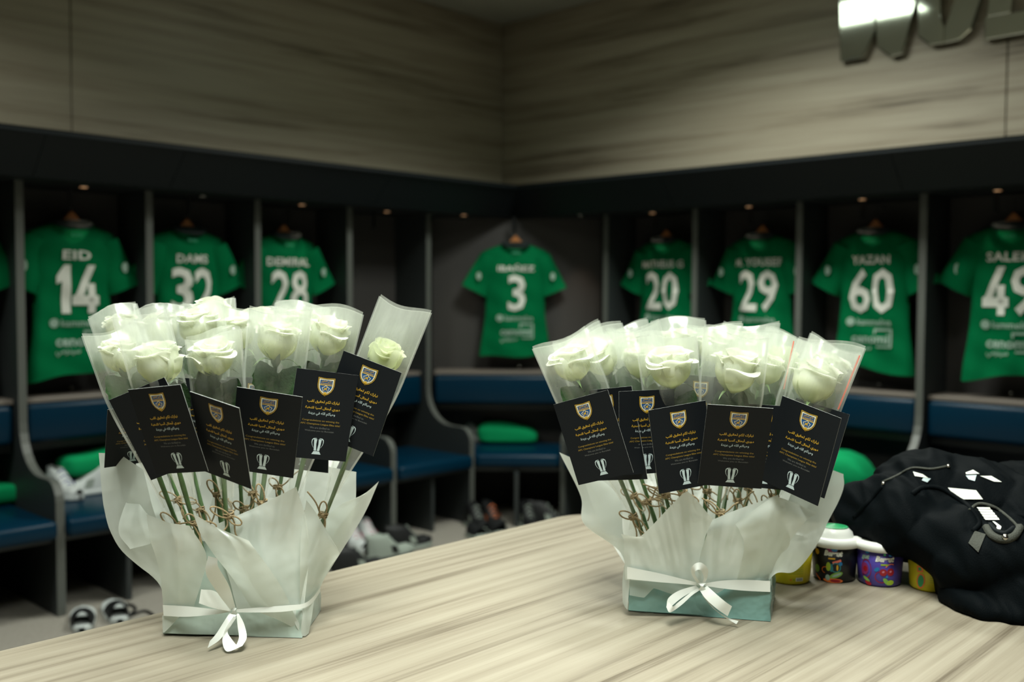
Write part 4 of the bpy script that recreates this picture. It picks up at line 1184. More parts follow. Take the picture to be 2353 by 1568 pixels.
ribR = [
 ([(1441, 1303, -.012), (1510, 1317, -.016), (1560, 1329, -.02), (1600, 1339, -.024)], [(1441, 1331, -.012), (1510, 1338, -.018), (1560, 1342, -.021), (1600, 1346, -.024)]),
 ([(1620, 1341, -.024), (1660, 1335, -.02), (1710, 1333, -.016), (1770, 1336, -.022)], [(1620, 1347, -.024), (1660, 1353, -.021), (1710, 1358, -.018), (1770, 1361, -.022)]),
 ([(1604, 1343, -.026), (1592, 1326, -.033), (1588, 1309, -.040), (1597, 1296, -.046), (1612, 1294, -.046), (1626, 1307, -.040), (1626, 1325, -.033), (1619, 1343, -.027)],
  [(1611, 1342, -.026), (1602, 1330, -.033), (1597, 1320, -.040), (1599, 1312, -.050), (1608, 1310, -.050), (1614, 1317, -.040), (1617, 1330, -.033), (1613, 1342, -.027)]),
 ([(1599, 1346, -.026), (1560, 1358, -.035), (1536, 1375, -.045), (1531, 1396, -.05)], [(1607, 1353, -.026), (1575, 1369, -.035), (1552, 1386, -.045), (1536, 1402, -.05)]),
 ([(1531, 1396, -.05), (1540, 1408, -.055), (1566, 1391, -.045), (1590, 1369, -.036), (1609, 1356, -.027)], [(1537, 1384, -.05), (1546, 1394, -.055), (1558, 1385, -.045), (1582, 1366, -.036), (1603, 1352, -.027)]),
 ([(1607, 1356, -.027), (1621, 1376, -.04), (1645, 1398, -.05), (1672, 1417, -.05)], [(1625, 1347, -.027), (1645, 1365, -.045), (1665, 1382, -.055), (1682, 1394, -.055)]),
 ([(1612, 1368, -.026), (1636, 1396, -.034), (1662, 1417, -.04), (1692, 1435, -.05)], [(1620, 1372, -.028), (1646, 1403, -.036), (1675, 1421, -.044), (1697, 1428, -.05)]),
 ([(1602, 1340, -.03), (1610, 1348, -.033), (1604, 1356, -.03)], [(1622, 1341, -.03), (1616, 1348, -.034), (1624, 1357, -.03)]),
]
potR, cenR, zfR = bouquet_base('teal paper wrapped pot with white ribbon bow, under the right rose bouquet', (1442, 1404), (1771, 1429), (1780, 1372), 0.055, M_TEAL, 5, sheetsR, ribR,
    [[(1444, 1403, -.002), (1610, 1414, -.002), (1769, 1427, -.002)], [(1446, 1340, -.003), (1610, 1345, -.004), (1766, 1345, -.003)], [(1445, 1300, .0), (1610, 1300, .0), (1768, 1300, .0)]])
put('tissue_band', sheet([[(1446, 1368, -.008), (1480, 1374, -.009), (1502, 1352, -.010), (1545, 1366, -.010), (1600, 1356, -.011), (1690, 1372, -.010), (1738, 1398, -.009), (1768, 1378, -.008)],
    [(1446, 1352, -.009), (1480, 1354, -.010), (1502, 1346, -.011), (1545, 1352, -.011), (1600, 1350, -.012), (1690, 1358, -.011), (1738, 1366, -.010), (1768, 1362, -.009)],
    [(1444, 1330, -.010), (1480, 1334, -.012), (1502, 1336, -.013), (1545, 1340, -.014), (1600, 1345, -.014), (1690, 1345, -.013), (1738, 1340, -.012), (1768, 1338, -.010)]], zfR, M_VEIL, nu=43, nv=8, seed=9), potR)
put('side_fold', sheet([[(1431, 1385, .01), (1436, 1396, .004), (1442, 1402, -.004)], [(1430, 1340, .01), (1434, 1345, .004), (1446, 1348, -.006)], [(1434, 1300, .01), (1438, 1300, .004), (1450, 1300, -.006)]], zfR, M_PAPER, nu=9, nv=10, seed=4), potR)
put('side_fold', sheet([[(1766, 1428, -.006), (1770, 1426, -.004), (1774, 1420, .01)], [(1764, 1380, -.007), (1770, 1380, -.004), (1775, 1378, .01)], [(1763, 1335, -.008), (1769, 1332, -.004), (1774, 1328, .01)]], zfR, M_PAPER, nu=9, nv=10, seed=6), potR)
put('side_fold', sheet([[(375, 1454, -.004), (377, 1454, -.004), (379, 1453, -.005)], [(374, 1436, -.004), (384, 1438, -.006), (396, 1436, -.007)], [(374, 1414, -.005), (392, 1416, -.008), (416, 1414, -.009)]], zfL, M_PAPER, nu=9, nv=10, seed=7), potL)
put('side_fold', sheet([[(694, 1462, -.004), (702, 1462, -.002), (710, 1455, .01)], [(678, 1432, -.008), (700, 1435, -.004), (716, 1425, .02)], [(672, 1400, -.010), (698, 1396, -.004), (722, 1382, .04)]], zfL, M_PAPER, nu=9, nv=10, seed=8), potL)
gR = 'cellophane wrapped roses in the right bouquet'
SR = [
 ('leftmost white rose of right bouquet, sleeve leaning left', 1310, 838, 1.72, 1294, 778, 'open', 0.047, 0.05, 1.02, [((1270, 931), (1395, 897), (1331, 1114), 1.66)], False),
 ('second white rose from left in right bouquet, slightly behind', 1388, 824, 1.78, 1408, 762, 'full', 0.046, 0.04, 0.95, [((1330, 905), (1440, 884), (1370, 1118), 1.73)], False),
 ('white rose half hidden behind the large front rose, right bouquet', 1470, 832, 1.76, 1462, 752, 'full', 0.046, 0.0, 1.0, [((1421, 900), (1548, 894), (1425, 1094), 1.70)], False),
 ('large pointed white rose in front middle of right bouquet', 1538, 846, 1.69, 1534, 770, 'open', 0.048, 0.0, 1.14, [((1489, 943), (1620, 920), (1515, 1137), 1.65)], False),
 ('wide flat topped white rose right of middle, right bouquet', 1684, 852, 1.69, 1690, 764, 'open', 0.052, 0.0, 1.22, [((1623, 928), (1767, 936), (1610, 1120), 1.63)], False),
 ('white rose partly hidden right of the wide flat topped rose', 1752, 846, 1.77, 1760, 768, 'full', 0.046, 0.0, 1.0, [((1700, 930), (1822, 934), (1690, 1118), 1.73)], True),
 ('greenish white rose edge at back right of right bouquet', 1800, 826, 1.84, 1806, 770, 'tight', 0.044, 0.0, 1.1, None, False),
 ('rightmost white rose of right bouquet, sleeve leaning right', 1876, 880, 1.70, 1912, 790, 'full', 0.052, 0.10, 1.22, [((1799, 910), (1934, 962), (1749, 1104), 1.65)], True),
 ('pale rose head behind the rightmost rose of right bouquet', 1898, 848, 1.78, 1902, 790, 'open', 0.045, 0.0, 1.0, [((1830, 915), (1952, 953), (1775, 1100), 1.73)], False),
 ('back row white rose between the two front roses, right bouquet', 1640, 800, 1.86, 1640, 748, 'full', 0.048, 0.0, 1.0, [((1560, 862), (1660, 866), (1556, 1050), 1.78)], False),
 ('back row white rose at top middle of right bouquet', 1560, 790, 1.90, 1562, 735, 'full', 0.05, 0.0, 1.0, None, False),
 ('back row white rose behind the wide flat topped rose', 1718, 800, 1.90, 1700, 748, 'full', 0.05, 0.10, 1.0, None, False),
 ('back row white rose at upper left of right bouquet', 1442, 800, 1.90, 1450, 752, 'full', 0.046, 0.0, 0.95, None, False),
 ('back row white rose behind the leftmost rose of right bouquet', 1340, 812, 1.86, 1318, 768, 'full', 0.046, 0.04, 0.95, None, False),
]
for i, (lab, bx, by, dep, tx, ty, kind, hw, tt, size, cards, stp) in enumerate(SR):
    rose(lab, gR, bx, by, dep, tx, ty, foot(cenR, bx, by, dep), kind, hw, 0.155 + 0.012 * (i % 4), 50 + i, None, cards, tt, size, strip=stp)

# ================================================================== tubs beside the right bouquet
def tub(label, bx, by, r, h, m, lid=True, d_ang=0.0, clear=False, group='fruit sweet tubs on the table'):
    b = onp(bx, by, 2, ZTAB)            # nearest foot point seen in the photo
    dirn = Vector((b.x - CAM.x, b.y - CAM.y, 0)).normalized()
    rb = r * 0.88
    c = b + dirn * rb
    c.z = ZTAB + 0.0005
    t = thing('sweet_tub', label, 'tub', c, group)
    prof = [(0.0001, 0.0), (rb - 0.004, 0.0), (rb, 0.004), (r, h), (r - 0.003, h), (0.0001, h - 0.002)]
    put('body', MB().lathe(prof, c, 40).mesh(m, True), t)
    if lid:
        lp = [(r + 0.001, h - 0.006), (r + 0.006, h - 0.004), (r + 0.007, h + 0.004), (r + 0.005, h + 0.011), (r - 0.004, h + 0.013), (r - 0.010, h + 0.009), (0.0001, h + 0.009)]
        l = put('lid', MB().lathe(lp, c, 40).mesh(M_LID, True), t)
        if clear:
            put('lid_window', MB().lathe([(0.0001, h + 0.0098), (r - 0.012, h + 0.0098)], c, 32).mesh(M_LIDC), l)
        else:
            dm = [(r * 0.80, h + 0.010), (r * 0.74, h + 0.020), (r * 0.5, h + 0.030), (0.0001, h + 0.034)]
            put('lid_dome', MB().lathe(dm, c, 32).mesh(M_LID, True), l)
            put('lid_label', MB().lathe([(r * 0.55, h + 0.0295), (0.0001, h + 0.0350)], c, 24).mesh(M_LIDG, True), l)
    # bearing of the viewer around the tub
    a0 = math.atan2(-dirn.y, -dirn.x) + d_ang
    def wrap(me, u0, z0, off, nm='label_print', a_shift=0.0):
        chop(me, 0.006, 0)
        for v in me.vertices:
            u, z = v.co.x + u0, v.co.y + z0
            rr = rb + (r - rb) * z / h + off
            a = a0 + a_shift + u / rr
            v.co = (c.x + rr * math.cos(a), c.y + rr * math.sin(a), c.z + z)
        return put(nm, me, t)
    return t, wrap
def ell(a, b, rot, m, n=18):
    return MB().add([(a * math.cos(q) * math.cos(rot) - b * math.sin(q) * math.sin(rot), a * math.cos(q) * math.sin(rot) + b * math.sin(q) * math.cos(rot), 0) for q in [2 * math.pi * i / n for i in range(n)]], [tuple(range(n))]).mesh(m)
def quad(w_, h_, rot, m):
    p = [(-w_ / 2, -h_ / 2), (w_ / 2, -h_ / 2), (w_ / 2, h_ / 2), (-w_ / 2, h_ / 2)]
    return MB().add([(x * math.cos(rot) - y * math.sin(rot), x * math.sin(rot) + y * math.cos(rot), 0) for x, y in p], [(0, 1, 2, 3)]).mesh(m)
def ring(a, b, t_, rot, m, a0=0, a1=6.283, n=22):
    mb = MB()
    for i in range(n):
        q0, q1 = a0 + (a1 - a0) * i / n, a0 + (a1 - a0) * (i + 1) / n
        pp = []
        for q, k in ((q0, 1), (q1, 1), (q1, 1 - t_), (q0, 1 - t_)):
            x, y = a * k * math.cos(q), b * k * math.sin(q); pp.append((x * math.cos(rot) - y * math.sin(rot), x * math.sin(rot) + y * math.cos(rot), 0))
        mb.add(pp, [(0, 1, 2, 3)])
    return mb.mesh(m)
RT_ = 0.0455
# black tub
t, wr = tub('black fruit sweet tub with white domed lid, next to the right bouquet', 1916, 1341, RT_, 0.074, M_TUBK)
def title(wr, u, z, sh=0.0):
    wr(text_mesh('Bergut', M_WHITEP, width=0.036, height=0.0150, bold=0.07, shear=0.25), u, z, 0.0008, 'brand_lettering', sh)
wr(ell(0.011, 0.010, 0, M_MAGENTA), -0.004, 0.069, 0.0004); wr(ell(0.006, 0.004, 0, M_SKY), 0.000, 0.0665, 0.0006)
title(wr, -0.002, 0.0575)
wr(quad(0.013, 0.0032, 0.02, M_YELP), -0.005, 0.0485, 0.0005)
wr(quad(0.017, 0.0045, 0.36, M_CORAL), 0.005, 0.0430, 0.0005)
wr(ell(0.0045, 0.009, 0.0, M_LIME), -0.011, 0.0320, 0.0005); wr(ell(0.0042, 0.008, 0.2, M_TEALP), -0.006, 0.0300, 0.0004)
wr(ring(0.010, 0.010, 0.22, 0, M_TEALP), 0.003, 0.0310, 0.0005); wr(ell(0.0018, 0.006, 0, M_YELP), 0.006, 0.0310, 0.0007)
wr(ring(0.007, 0.0065, 0.16, 0, M_ORANGE, 1.0, 4.6), -0.017, 0.0245, 0.0005)
wr(ell(0.0035, 0.004, 0, M_SKY), 0.012, 0.0390, 0.0005)
wr(ell(0.0135, 0.0052, 0.42, M_MELON), 0.004, 0.0160, 0.0007); wr(ell(0.0095, 0.0022, 0.42, M_GREYP), 0.005, 0.0165, 0.0009)
wr(ell(0.0045, 0.006, 0, M_GREYP), -0.012, 0.010, 0.0006)
wr(ell(0.019, 0.0046, 0, M_ORANGE), -0.002, 0.0046, 0.0005); wr(ell(0.010, 0.003, 0, M_RED), 0.003, 0.0046, 0.0007)
wr(ell(0.006, 0.008, 0, M_MELON), -0.036, 0.024, 0.0005); wr(ell(0.005, 0.006, 0.3, M_YELP), -0.036, 0.058, 0.0005)
wr(quad(0.016, 0.003, -0.7, M_ORANGE), -0.033, 0.007, 0.0005)
# purple tub
t, wr = tub('purple cherry sweet tub with flat white rimmed lid', 2020, 1351, RT_, 0.074, M_TUBP, clear=True)
title(wr, 0.010, 0.0545); wr(text_mesh('gut', M_GREYP, width=0.018, height=0.012, bold=0.06, shear=0.25), -0.028, 0.0560, 0.0006, 'brand_lettering')
wr(quad(0.014, 0.0035, 0.0, M_LIME), 0.009, 0.0450, 0.0006)
wr(ell(0.0025, 0.0025, 0, M_LIDG), 0.009, 0.0650, 0.0005); wr(ell(0.0058, 0.0028, 0.35, M_SKY), 0.022, 0.0650, 0.0005); wr(ell(0.004, 0.003, 0, M_SKY), -0.024, 0.0665, 0.0005)
wr(ell(0.0070, 0.0070, 0, M_RED), 0.007, 0.0300, 0.0007, 'cherry_print'); wr(ell(0.0070, 0.0075, 0, M_RED), 0.021, 0.0310, 0.0006, 'cherry_print')
for u_, z_ in ((0.007, 0.0310), (0.021, 0.0320)): wr(ell(0.0025, 0.0018, 0.5, M_PINK), u_, z_, 0.0009)
wr(ring(0.010, 0.007, 0.25, 0.4, M_CORAL, 0.3, 2.6), 0.020, 0.0400, 0.0005)
wr(ell(0.0055, 0.0035, 0.7, M_SKY), -0.005, 0.0350, 0.0006); wr(ring(0.0125, 0.0115, 0.12, 0, M_RED, 1.8, 5.3), 0.004, 0.0205, 0.0005)
wr(ell(0.0024, 0.0024, 0, M_SKY), 0.014, 0.0215, 0.0008); wr(ell(0.0085, 0.004, -0.9, M_MELON), 0.013, 0.0120, 0.0006); wr(ell(0.007, 0.005, 0.2, M_LIME), 0.021, 0.0100, 0.0006)
wr(ell(0.008, 0.012, 0, M_MAGENTA), -0.029, 0.0330, 0.0005); wr(ell(0.0045, 0.0055, 0, M_RED), -0.028, 0.0330, 0.0007); wr(ring(0.011, 0.019, 0.10, 0, M_RED), -0.026, 0.0330, 0.0005)
wr(ell(0.008, 0.003, -0.5, M_MELON), -0.025, 0.0130, 0.0006); wr(ell(0.007, 0.004, -0.4, M_RED), -0.021, 0.0060, 0.0006)
# yellow tubs
t, wr = tub('yellow sweet tub with a barcode, half behind the right bouquet', 1812, 1346, RT_, 0.074, M_TUBY, clear=True)
wr(quad(0.015, 0.0070, 0, M_WHITEP), 0.021, 0.0115, 0.0005, 'barcode_label')
bc = MB()
for i in range(9): bc.add([(-0.006 + 0.0014 * i, -0.0024, 0), (-0.006 + 0.0014 * i + (0.0008 if i % 3 else 0.0004), -0.0024, 0), (-0.006 + 0.0014 * i + (0.0008 if i % 3 else 0.0004), 0.0024, 0), (-0.006 + 0.0014 * i, 0.0024, 0)], [(0, 1, 2, 3)])
wr(bc.mesh(M_TUBK), 0.021, 0.0115, 0.0007, 'barcode')
wr(quad(0.003, 0.018, 0.15, M_RED), -0.036, 0.014, 0.0005); wr(quad(0.003, 0.018, 0.15, M_SKY), -0.0325, 0.014, 0.0005)
wr(ell(0.0018, 0.0018, 0, M_ORANGE), 0.004, 0.0110, 0.0005); wr(ell(0.0018, 0.0018, 0, M_LIME), 0.010, 0.0110, 0.0005)
for k in range(7): wr(quad(0.030, 0.0009, 0, M_LIME), 0.014, 0.023 + 0.004 * k, 0.0004, 'small_print')
t, wr = tub('yellow sweet tub under the edge of the black bag', 2140, 1364, RT_, 0.074, M_TUBY, clear=True)
wr(ell(0.010, 0.005, -0.6, M_YELP), -0.032, 0.064, 0.0006); wr(ell(0.006, 0.004, 0, M_GREYP), -0.024, 0.0540, 0.0006)
wr(quad(0.012, 0.012, 0.1, M_ORANGE), -0.022, 0.0430, 0.0005); wr(quad(0.006, 0.006, 0.1, M_LIDG), -0.022, 0.0430, 0.0008)
wr(ell(0.0085, 0.015, -0.1, M_ORANGE), -0.020, 0.0200, 0.0005); wr(ell(0.006, 0.012, -0.1, M_LIDG), -0.020, 0.0200, 0.0007)
wr(quad(0.012, 0.006, 0, M_PURP), 0.016, 0.0090, 0.0005)
for k in range(6): wr(quad(0.026, 0.0009, 0, M_LIME), 0.010, 0.020 + 0.004 * k, 0.0004, 'small_print')

# ================================================================== black bag heap
def blob_mesh(blobs, vox, m, floor, amp, seed, smooth_it=6, fold=None):
    mb = MB()
    for (px, py, d, rx, ry, rd) in blobs:
        c = unp(px, py, d); s = d / FPX
        rot = Matrix((RT, UP, FW)).transposed()
        mb.sphere(c, rx * s, ry * s, rd, 20, 14, rot)
    me = mb.mesh(m)
    o = bpy.data.objects.new('tmp', me); C.objects.link(o)
    md = o.modifiers.new('r', 'REMESH'); md.mode = 'VOXEL'; md.voxel_size = vox
    sm = o.modifiers.new('s', 'SMOOTH'); sm.iterations = smooth_it; sm.factor = 0.6
    dgp = bpy.context.evaluated_depsgraph_get(); dgp.update()
    r_ = bpy.data.meshes.new_from_object(o.evaluated_get(dgp)); bpy.data.objects.remove(o)
    nrm = [v.normal.copy() for v in r_.vertices]
    for v, n in zip(r_.vertices, nrm):
        p = v.co
        q = Vector((p.dot(RT), p.dot(UP), p.dot(FW)))
        a = noise.noise(Vector((q.x * 9 + q.y * 5, q.y * 7, q.z * 4)) + Vector((seed, 0, 0)))
        b = 1 - abs(noise.noise(Vector((q.x * 13 - q.y * 6, q.y * 11 + q.x * 4, q.z * 8)) + Vector((0, seed, 0)))) * 2
        c3 = 1 - abs(noise.noise(Vector((q.x * 26 + q.y * 17, q.y * 9 - q.x * 12, q.z * 12)) + Vector((seed, seed, 0)))) * 2
        v.co = p + n * (amp * a + amp * 0.8 * b + amp * 0.45 * c3)
        if v.co.z < floor: v.co.z = floor
    r_.materials.clear(); r_.materials.append(m)
    r_.polygons.foreach_set('use_smooth', [True] * len(r_.polygons))
    r_.update()
    return r_
BLB = [(2120, 1120, 2.02, 95, 68, .13), (2075, 1185, 1.98, 100, 90, .13), (1990, 1178, 2.02, 62, 56, .09), (2215, 1150, 1.98, 125, 80, .14), (2310, 1195, 1.94, 120, 90, .15),
       (2400, 1230, 1.92, 140, 110, .18), (2180, 1230, 1.90, 110, 85, .12), (2270, 1280, 1.84, 130, 95, .12), (2350, 1340, 1.82, 150, 80, .14), (2230, 1345, 1.85, 70, 62, .10), (2290, 1380, 1.80, 110, 40, .10), (2360, 1130, 2.05, 120, 60, .12)]
bagp = unp(2200, 1380, 1.86); bagp.z = ZTAB
bag = thing('sports_bag', 'crumpled black kit bag with white logos, heaped on the table', 'bag', bagp)
bme = blob_mesh(BLB, 0.0065, M_BAG, ZTAB + 0.001, 0.015, 3.7, 5)
bvh = BVHTree.FromPolygons([v.co.copy() for v in bme.vertices], [tuple(p.vertices) for p in bme.polygons])
put('bag_body', bme, bag)
def hitp(px, py, off=0.002):
    d = ray(px, py).normalized()
    h = bvh.ray_cast(CAM, d)
    return None if h[0] is None else h[0] - d * off
def patch(nm, poly, m, off=0.003, parent=bag, n=6):
    """lay a flat print given as a photo-frame quad (4 corners) onto the bag"""
    a, b, c, d = [np.array(p, float) for p in poly]
    P = []
    last = None
    for i in range(n + 1):
        row = []
        for j in range(n + 1):
            p = (a * (1 - j / n) + b * j / n) * (1 - i / n) + (d * (1 - j / n) + c * j / n) * i / n
            h = hitp(p[0], p[1], off)
            if h is None: h = last if last is not None else unp(p[0], p[1], 1.95)
            last = h; row.append(h)
        P.append(row)
    return put(nm, MB().grid(P).mesh(m, True), parent)
def cord(nm, pts, rad, m, off=0.003, n=24, parent=bag):
    q = []
    for x, y in crom(pts, n):
        h = hitp(x, y, off)
        if h is not None: q.append(h)
    return put(nm, MB().tube(q, rad, 6).mesh(m, True), parent)
patch('white_label', [(2178, 1121), (2243, 1127), (2259, 1148), (2201, 1148)], M_WHITEP)
patch('logo_print', [(2098, 1084), (2120, 1090), (2133, 1099), (2102, 1094)], M_WHITEP); patch('logo_print', [(2122, 1098), (2139, 1100), (2131, 1109), (2118, 1104)], M_SILV)
patch('logo_print', [(2219, 1086), (2236, 1080), (2251, 1089), (2220, 1090)], M_WHITEP); patch('logo_print', [(2219, 1093), (2244, 1092), (2240, 1106), (2226, 1102)], M_SILV)
patch('logo_print', [(2252, 1094), (2278, 1094), (2302, 1108), (2284, 1107)], M_WHITEP)
for k in range(5): patch('badge_stripe', [(2244 + 4 * k, 1166 + 6 * k), (2274 + 5 * k, 1166 + 6 * k), (2277 + 5 * k, 1171 + 6 * k), (2249 + 4 * k, 1171 + 6 * k)], M_WHITEP, 0.005)
patch('badge_letter', [(2280, 1198), (2286, 1199), (2301, 1210), (2296, 1214)], M_WHITEP, 0.005); patch('badge_letter', [(2290, 1210), (2301, 1211), (2299, 1217), (2290, 1216)], M_WHITEP, 0.005)
patch('strap_tab', [(2240, 1220), (2265, 1228), (2248, 1270), (2225, 1248)], M_BAG2, 0.004)
cord('buckle_band', [(2266, 1212), (2280, 1232), (2305, 1240), (2330, 1233), (2344, 1212)], 0.0075, M_BAG2, 0.002)
cord('buckle_band', [(2274, 1206), (2290, 1222), (2312, 1226), (2330, 1214)], 0.005, M_BAG3, 0.004)
cord('pocket_piping', [(2228, 1172), (2250, 1158), (2285, 1166), (2318, 1190), (2340, 1212)], 0.003, M_BAG2, 0.001)
hb = hitp(2310, 1236, 0.006)
put('snap_button', MB().sphere(hb, 0.0065, nu=12, nv=8).mesh(M_STEEL, True), bag)
cord('zipper', [(2028, 1108), (2060, 1094), (2095, 1076), (2140, 1078), (2180, 1071)], 0.0022, M_BAG2, 0.002)
for px, py in ((2030, 1112), (2179, 1072)):
    h_ = hitp(px, py, 0.004)
    if h_ is not None: put('zip_pull', MB().sphere(h_, 0.0042, nu=8, nv=6).mesh(M_STEEL, True), bag)
cord('fold_welt', [(2096, 1136), (2120, 1122), (2160, 1122), (2220, 1160), (2250, 1200), (2236, 1222)], 0.005, M_BAG, 0.0)
cord('fold_welt', [(1962, 1190), (2000, 1150), (2030, 1118)], 0.005, M_BAG, 0.0)

# ================================================================== items on the seats
def cloth_block(name, label, cat, L, Wd, H, pos, ang, m, seed, dome=0.0, group=None, slump=0.0):
    mb = MB(); nu, nv = 22, 14
    P = []
    for i in range(nv + 1):
        row = []
        for j in range(nu + 1):
            th = math.pi * i / nv - math.pi / 2; ph = 2 * math.pi * j / nu
            se = lambda x, e: math.copysign(abs(x) ** e, x)
            x = L / 2 * se(math.cos(th), 0.45) * se(math.cos(ph), 0.45); y = Wd / 2 * se(math.cos(th), 0.45) * se(math.sin(ph), 0.45)
            z = H / 2 * se(math.sin(th), 0.5) + H / 2
            k = 1 - slump * max(0, x / (L / 2)) - dome * (x / (L / 2)) ** 2
            z *= k
            p = Vector((x, y, z))
            n = noise.noise(p * 14 + Vector((seed, 0, 0))) * 0.012 + 0.004 * math.sin(z * 160 + seed)
            p += Vector((x / L, y / Wd, 0.5)) * n
            p.z = max(0.0, p.z)
            row.append(p)
        P.append(row)
    me = mb.grid(P).mesh(m, True)
    bm = bmesh.new(); bm.from_mesh(me); bmesh.ops.remove_doubles(bm, verts=bm.verts, dist=1e-4); bmesh.ops.recalc_face_normals(bm, faces=bm.faces); bm.to_mesh(me); bm.free()
    o = bpy.data.objects.new(name, me); C.objects.link(o); o.location = pos; o.rotation_euler = (0, 0, ang)
    o['label'] = label; o['category'] = cat
    if group: o['group'] = group
    return o
ZSEAT = 0.4255
def seatp(px, py): p = onp(px, py, 2, ZSEAT); return p
cloth_block('folded_cloth', 'folded green training top on leftmost seat by the frame edge', 'clothing', 0.30, 0.22, 0.095, seatp(-8, 1155), 0.1, M_GREEN2, 2, slump=0.3, group='green folded clothes on the seats')
cloth_block('folded_cloth', 'folded green top on the corner locker seat', 'clothing', 0.40, 0.16, 0.135, seatp(1166, 1018), -0.78, M_GREEN2, 5, slump=0.35, group='green folded clothes on the seats')
cloth_block('folded_cloth', 'rounded green top on right seat, between right bouquet and black bag', 'clothing', 0.36, 0.26, 0.19, seatp(1925, 1120), -1.4, M_GREEN2, 8, dome=0.5, group='green folded clothes on the seats')
def shoe(name, label, pos, ang, m, sole, L=0.29, kind='trainer', group=None, tilt=0.0, accent=None):
    """shoe along +X (toe)"""
    t = thing(name, label, 'shoe', pos, group)
    t.rotation_euler = (0, tilt, ang)
    def outl(s):  # half width along length s 0..1
        return 0.5 * (0.075 + 0.026 * math.sin(math.pi * min(1, s * 1.05)) ** 1.2 + 0.012 * smooth01((s - 0.5) / 0.25)) * min(1, (4.5 * s + 0.35)) * (1 if s < 0.8 else math.sqrt(max(0.0, 1 - ((s - 0.8) / 0.2) ** 2)) * 0.85 + 0.15)
    P = []
    for i in range(19):
        s = i / 18; hw = outl(s); x = (s - 0.5) * L; row = []
        for (k, z) in ((0.0, 0.0), (0.96, 0.0), (1.0, 0.006), (1.0, 0.022), (0.9, 0.026), (0.0, 0.026)): row.append(Vector((x, hw * k, z + 0.012 * max(0, s - 0.75) ** 1 * 1.2)))
        row2 = [Vector((p.x, -p.y, p.z)) for p in row[::-1]]
        P.append(row + row2[1:])
    put('sole', MB().grid(P).mesh(sole, True), t, False)
    P = []
    if kind == 'slide':
        for i in range(9):
            s = 0.10 + 0.42 * i / 8; hw = outl(s) * 1.0; x = (s - 0.5) * L; h = 0.070 - 0.018 * (i / 8)
            P.append([Vector((x, hw * math.cos(a), 0.012 + h * math.sin(a))) for a in [math.pi * j / 14 for j in range(15)]])
        put('strap', MB().grid(P).mesh(m, True), t, False)
    else:
        for i in range(19):
            s = 0.02 + 0.96 * i / 18; hw = outl(s) * 0.94; x = (s - 0.5) * L
            h = 0.095 * (1 - smooth01((s - 0.30) / 0.42)) + 0.042 + (0.006 if s < 0.1 else 0)
            if s > 0.88: h *= 0.72
            row = []
            for j in range(15):
                a = math.pi * j / 14; y = hw * math.cos(a) * (1 - 0.12 * math.sin(a)); z = 0.024 + h * math.sin(a) ** 0.7
                if s < 0.40 and math.sin(a) > 0.86: z -= 0.05 * (math.sin(a) - 0.86) / 0.14
                row.append(Vector((x, y, z)))
            P.append(row)
        put('upper', MB().grid(P).mesh(m, True), t, False)
        lc = MB()
        for k in range(4):
            s = 0.46 + 0.07 * k; hw = outl(s) * 0.5; h = 0.024 + 0.095 * (1 - smooth01((s - 0.30) / 0.42)) + 0.042 + 0.003
            lc.tube([((s - 0.5) * L, -hw, h - 0.014), ((s - 0.5) * L, 0, h + 0.001), ((s - 0.5) * L, hw, h - 0.014)], 0.003, 5)
        put('laces', lc.mesh(accent or sole, True), t, False)
        if accent:
            for sd in (-1, 1):
                put('side_stripe', MB().add([(-0.01, sd * outl(0.5) * 0.955, 0.04), (0.03, sd * outl(0.6) * 0.955, 0.036), (0.015, sd * outl(0.55) * 0.90, 0.075), (-0.02, sd * outl(0.45) * 0.90, 0.08)], [(0, 1, 2, 3)]).mesh(accent), t, False)
    return t
gS = 'shoes on the floor below the lockers'
def fl(px, py): p = onp(px, py, 2, 0.0); p.z = 0.001; return p
shoe('slide_sandal', 'black slide with white sole edge, nearest on floor at left', fl(190, 1432), R(66), M_SHOEK, M_SHOEW, 0.30, 'slide', gS)
shoe('slide_sandal', 'black slide with white sole, right one of the pair at left', fl(266, 1414), R(72), M_SHOEK, M_SHOEW, 0.30, 'slide', gS)
shoe('football_boot', 'white boot with pink marks in the cubby beside the left bouquet', fl(812, 1262), R(-100), M_SHOEW, M_SHOEW, 0.27, 'trainer', gS, 0, M_PINK)
shoe('football_boot', 'second white boot with pink marks, right of its pair', fl(846, 1252), R(-95), M_SHOEW, M_SHOEW, 0.27, 'trainer', gS, 0, M_PINK)
shoe('trainer_shoe', 'pale grey trainer with black sides on floor under the left run', fl(895, 1284), R(-5), M_SHOEG, M_SHOEK, 0.30, 'trainer', gS, 0, M_SHOEK)
shoe('trainer_shoe', 'black and pale trainer behind the pale grey one', fl(938, 1262), R(-8), M_SHOEK, M_SHOEG, 0.30, 'trainer', gS, 0, M_SHOEG)
shoe('trainer_shoe', 'dark shoe nearest the left bouquet on the floor', fl(822, 1318), R(-12), M_SHOEK, M_SHOEG, 0.30, 'trainer', gS, 0, M_SHOEG)
shoe('slide_sandal', 'dark slide with grey rim on floor before the corner cubby', fl(1106, 1240), R(-100), M_SHOEK, M_SHOEG, 0.28, 'slide', gS)
shoe('slide_sandal', 'dark slide with grey rim, right of the pair before the corner cubby', fl(1150, 1232), R(-105), M_SHOEK, M_SHOEG, 0.28, 'slide', gS)
shoe('trainer_shoe', 'dark shoe with orange heel inside the corner cubby', fl(1132, 1212), R(-110), M_SHOEK, M_SHOEG, 0.28, 'trainer', gS, 0, M_ORANGE)
shoe('trainer_shoe', 'dark shoe left inside the corner cubby, beside the orange heeled one', fl(1096, 1214), R(-110), M_SHOEK, M_SHOEG, 0.28, 'trainer', gS, 0, M_SHOEG)
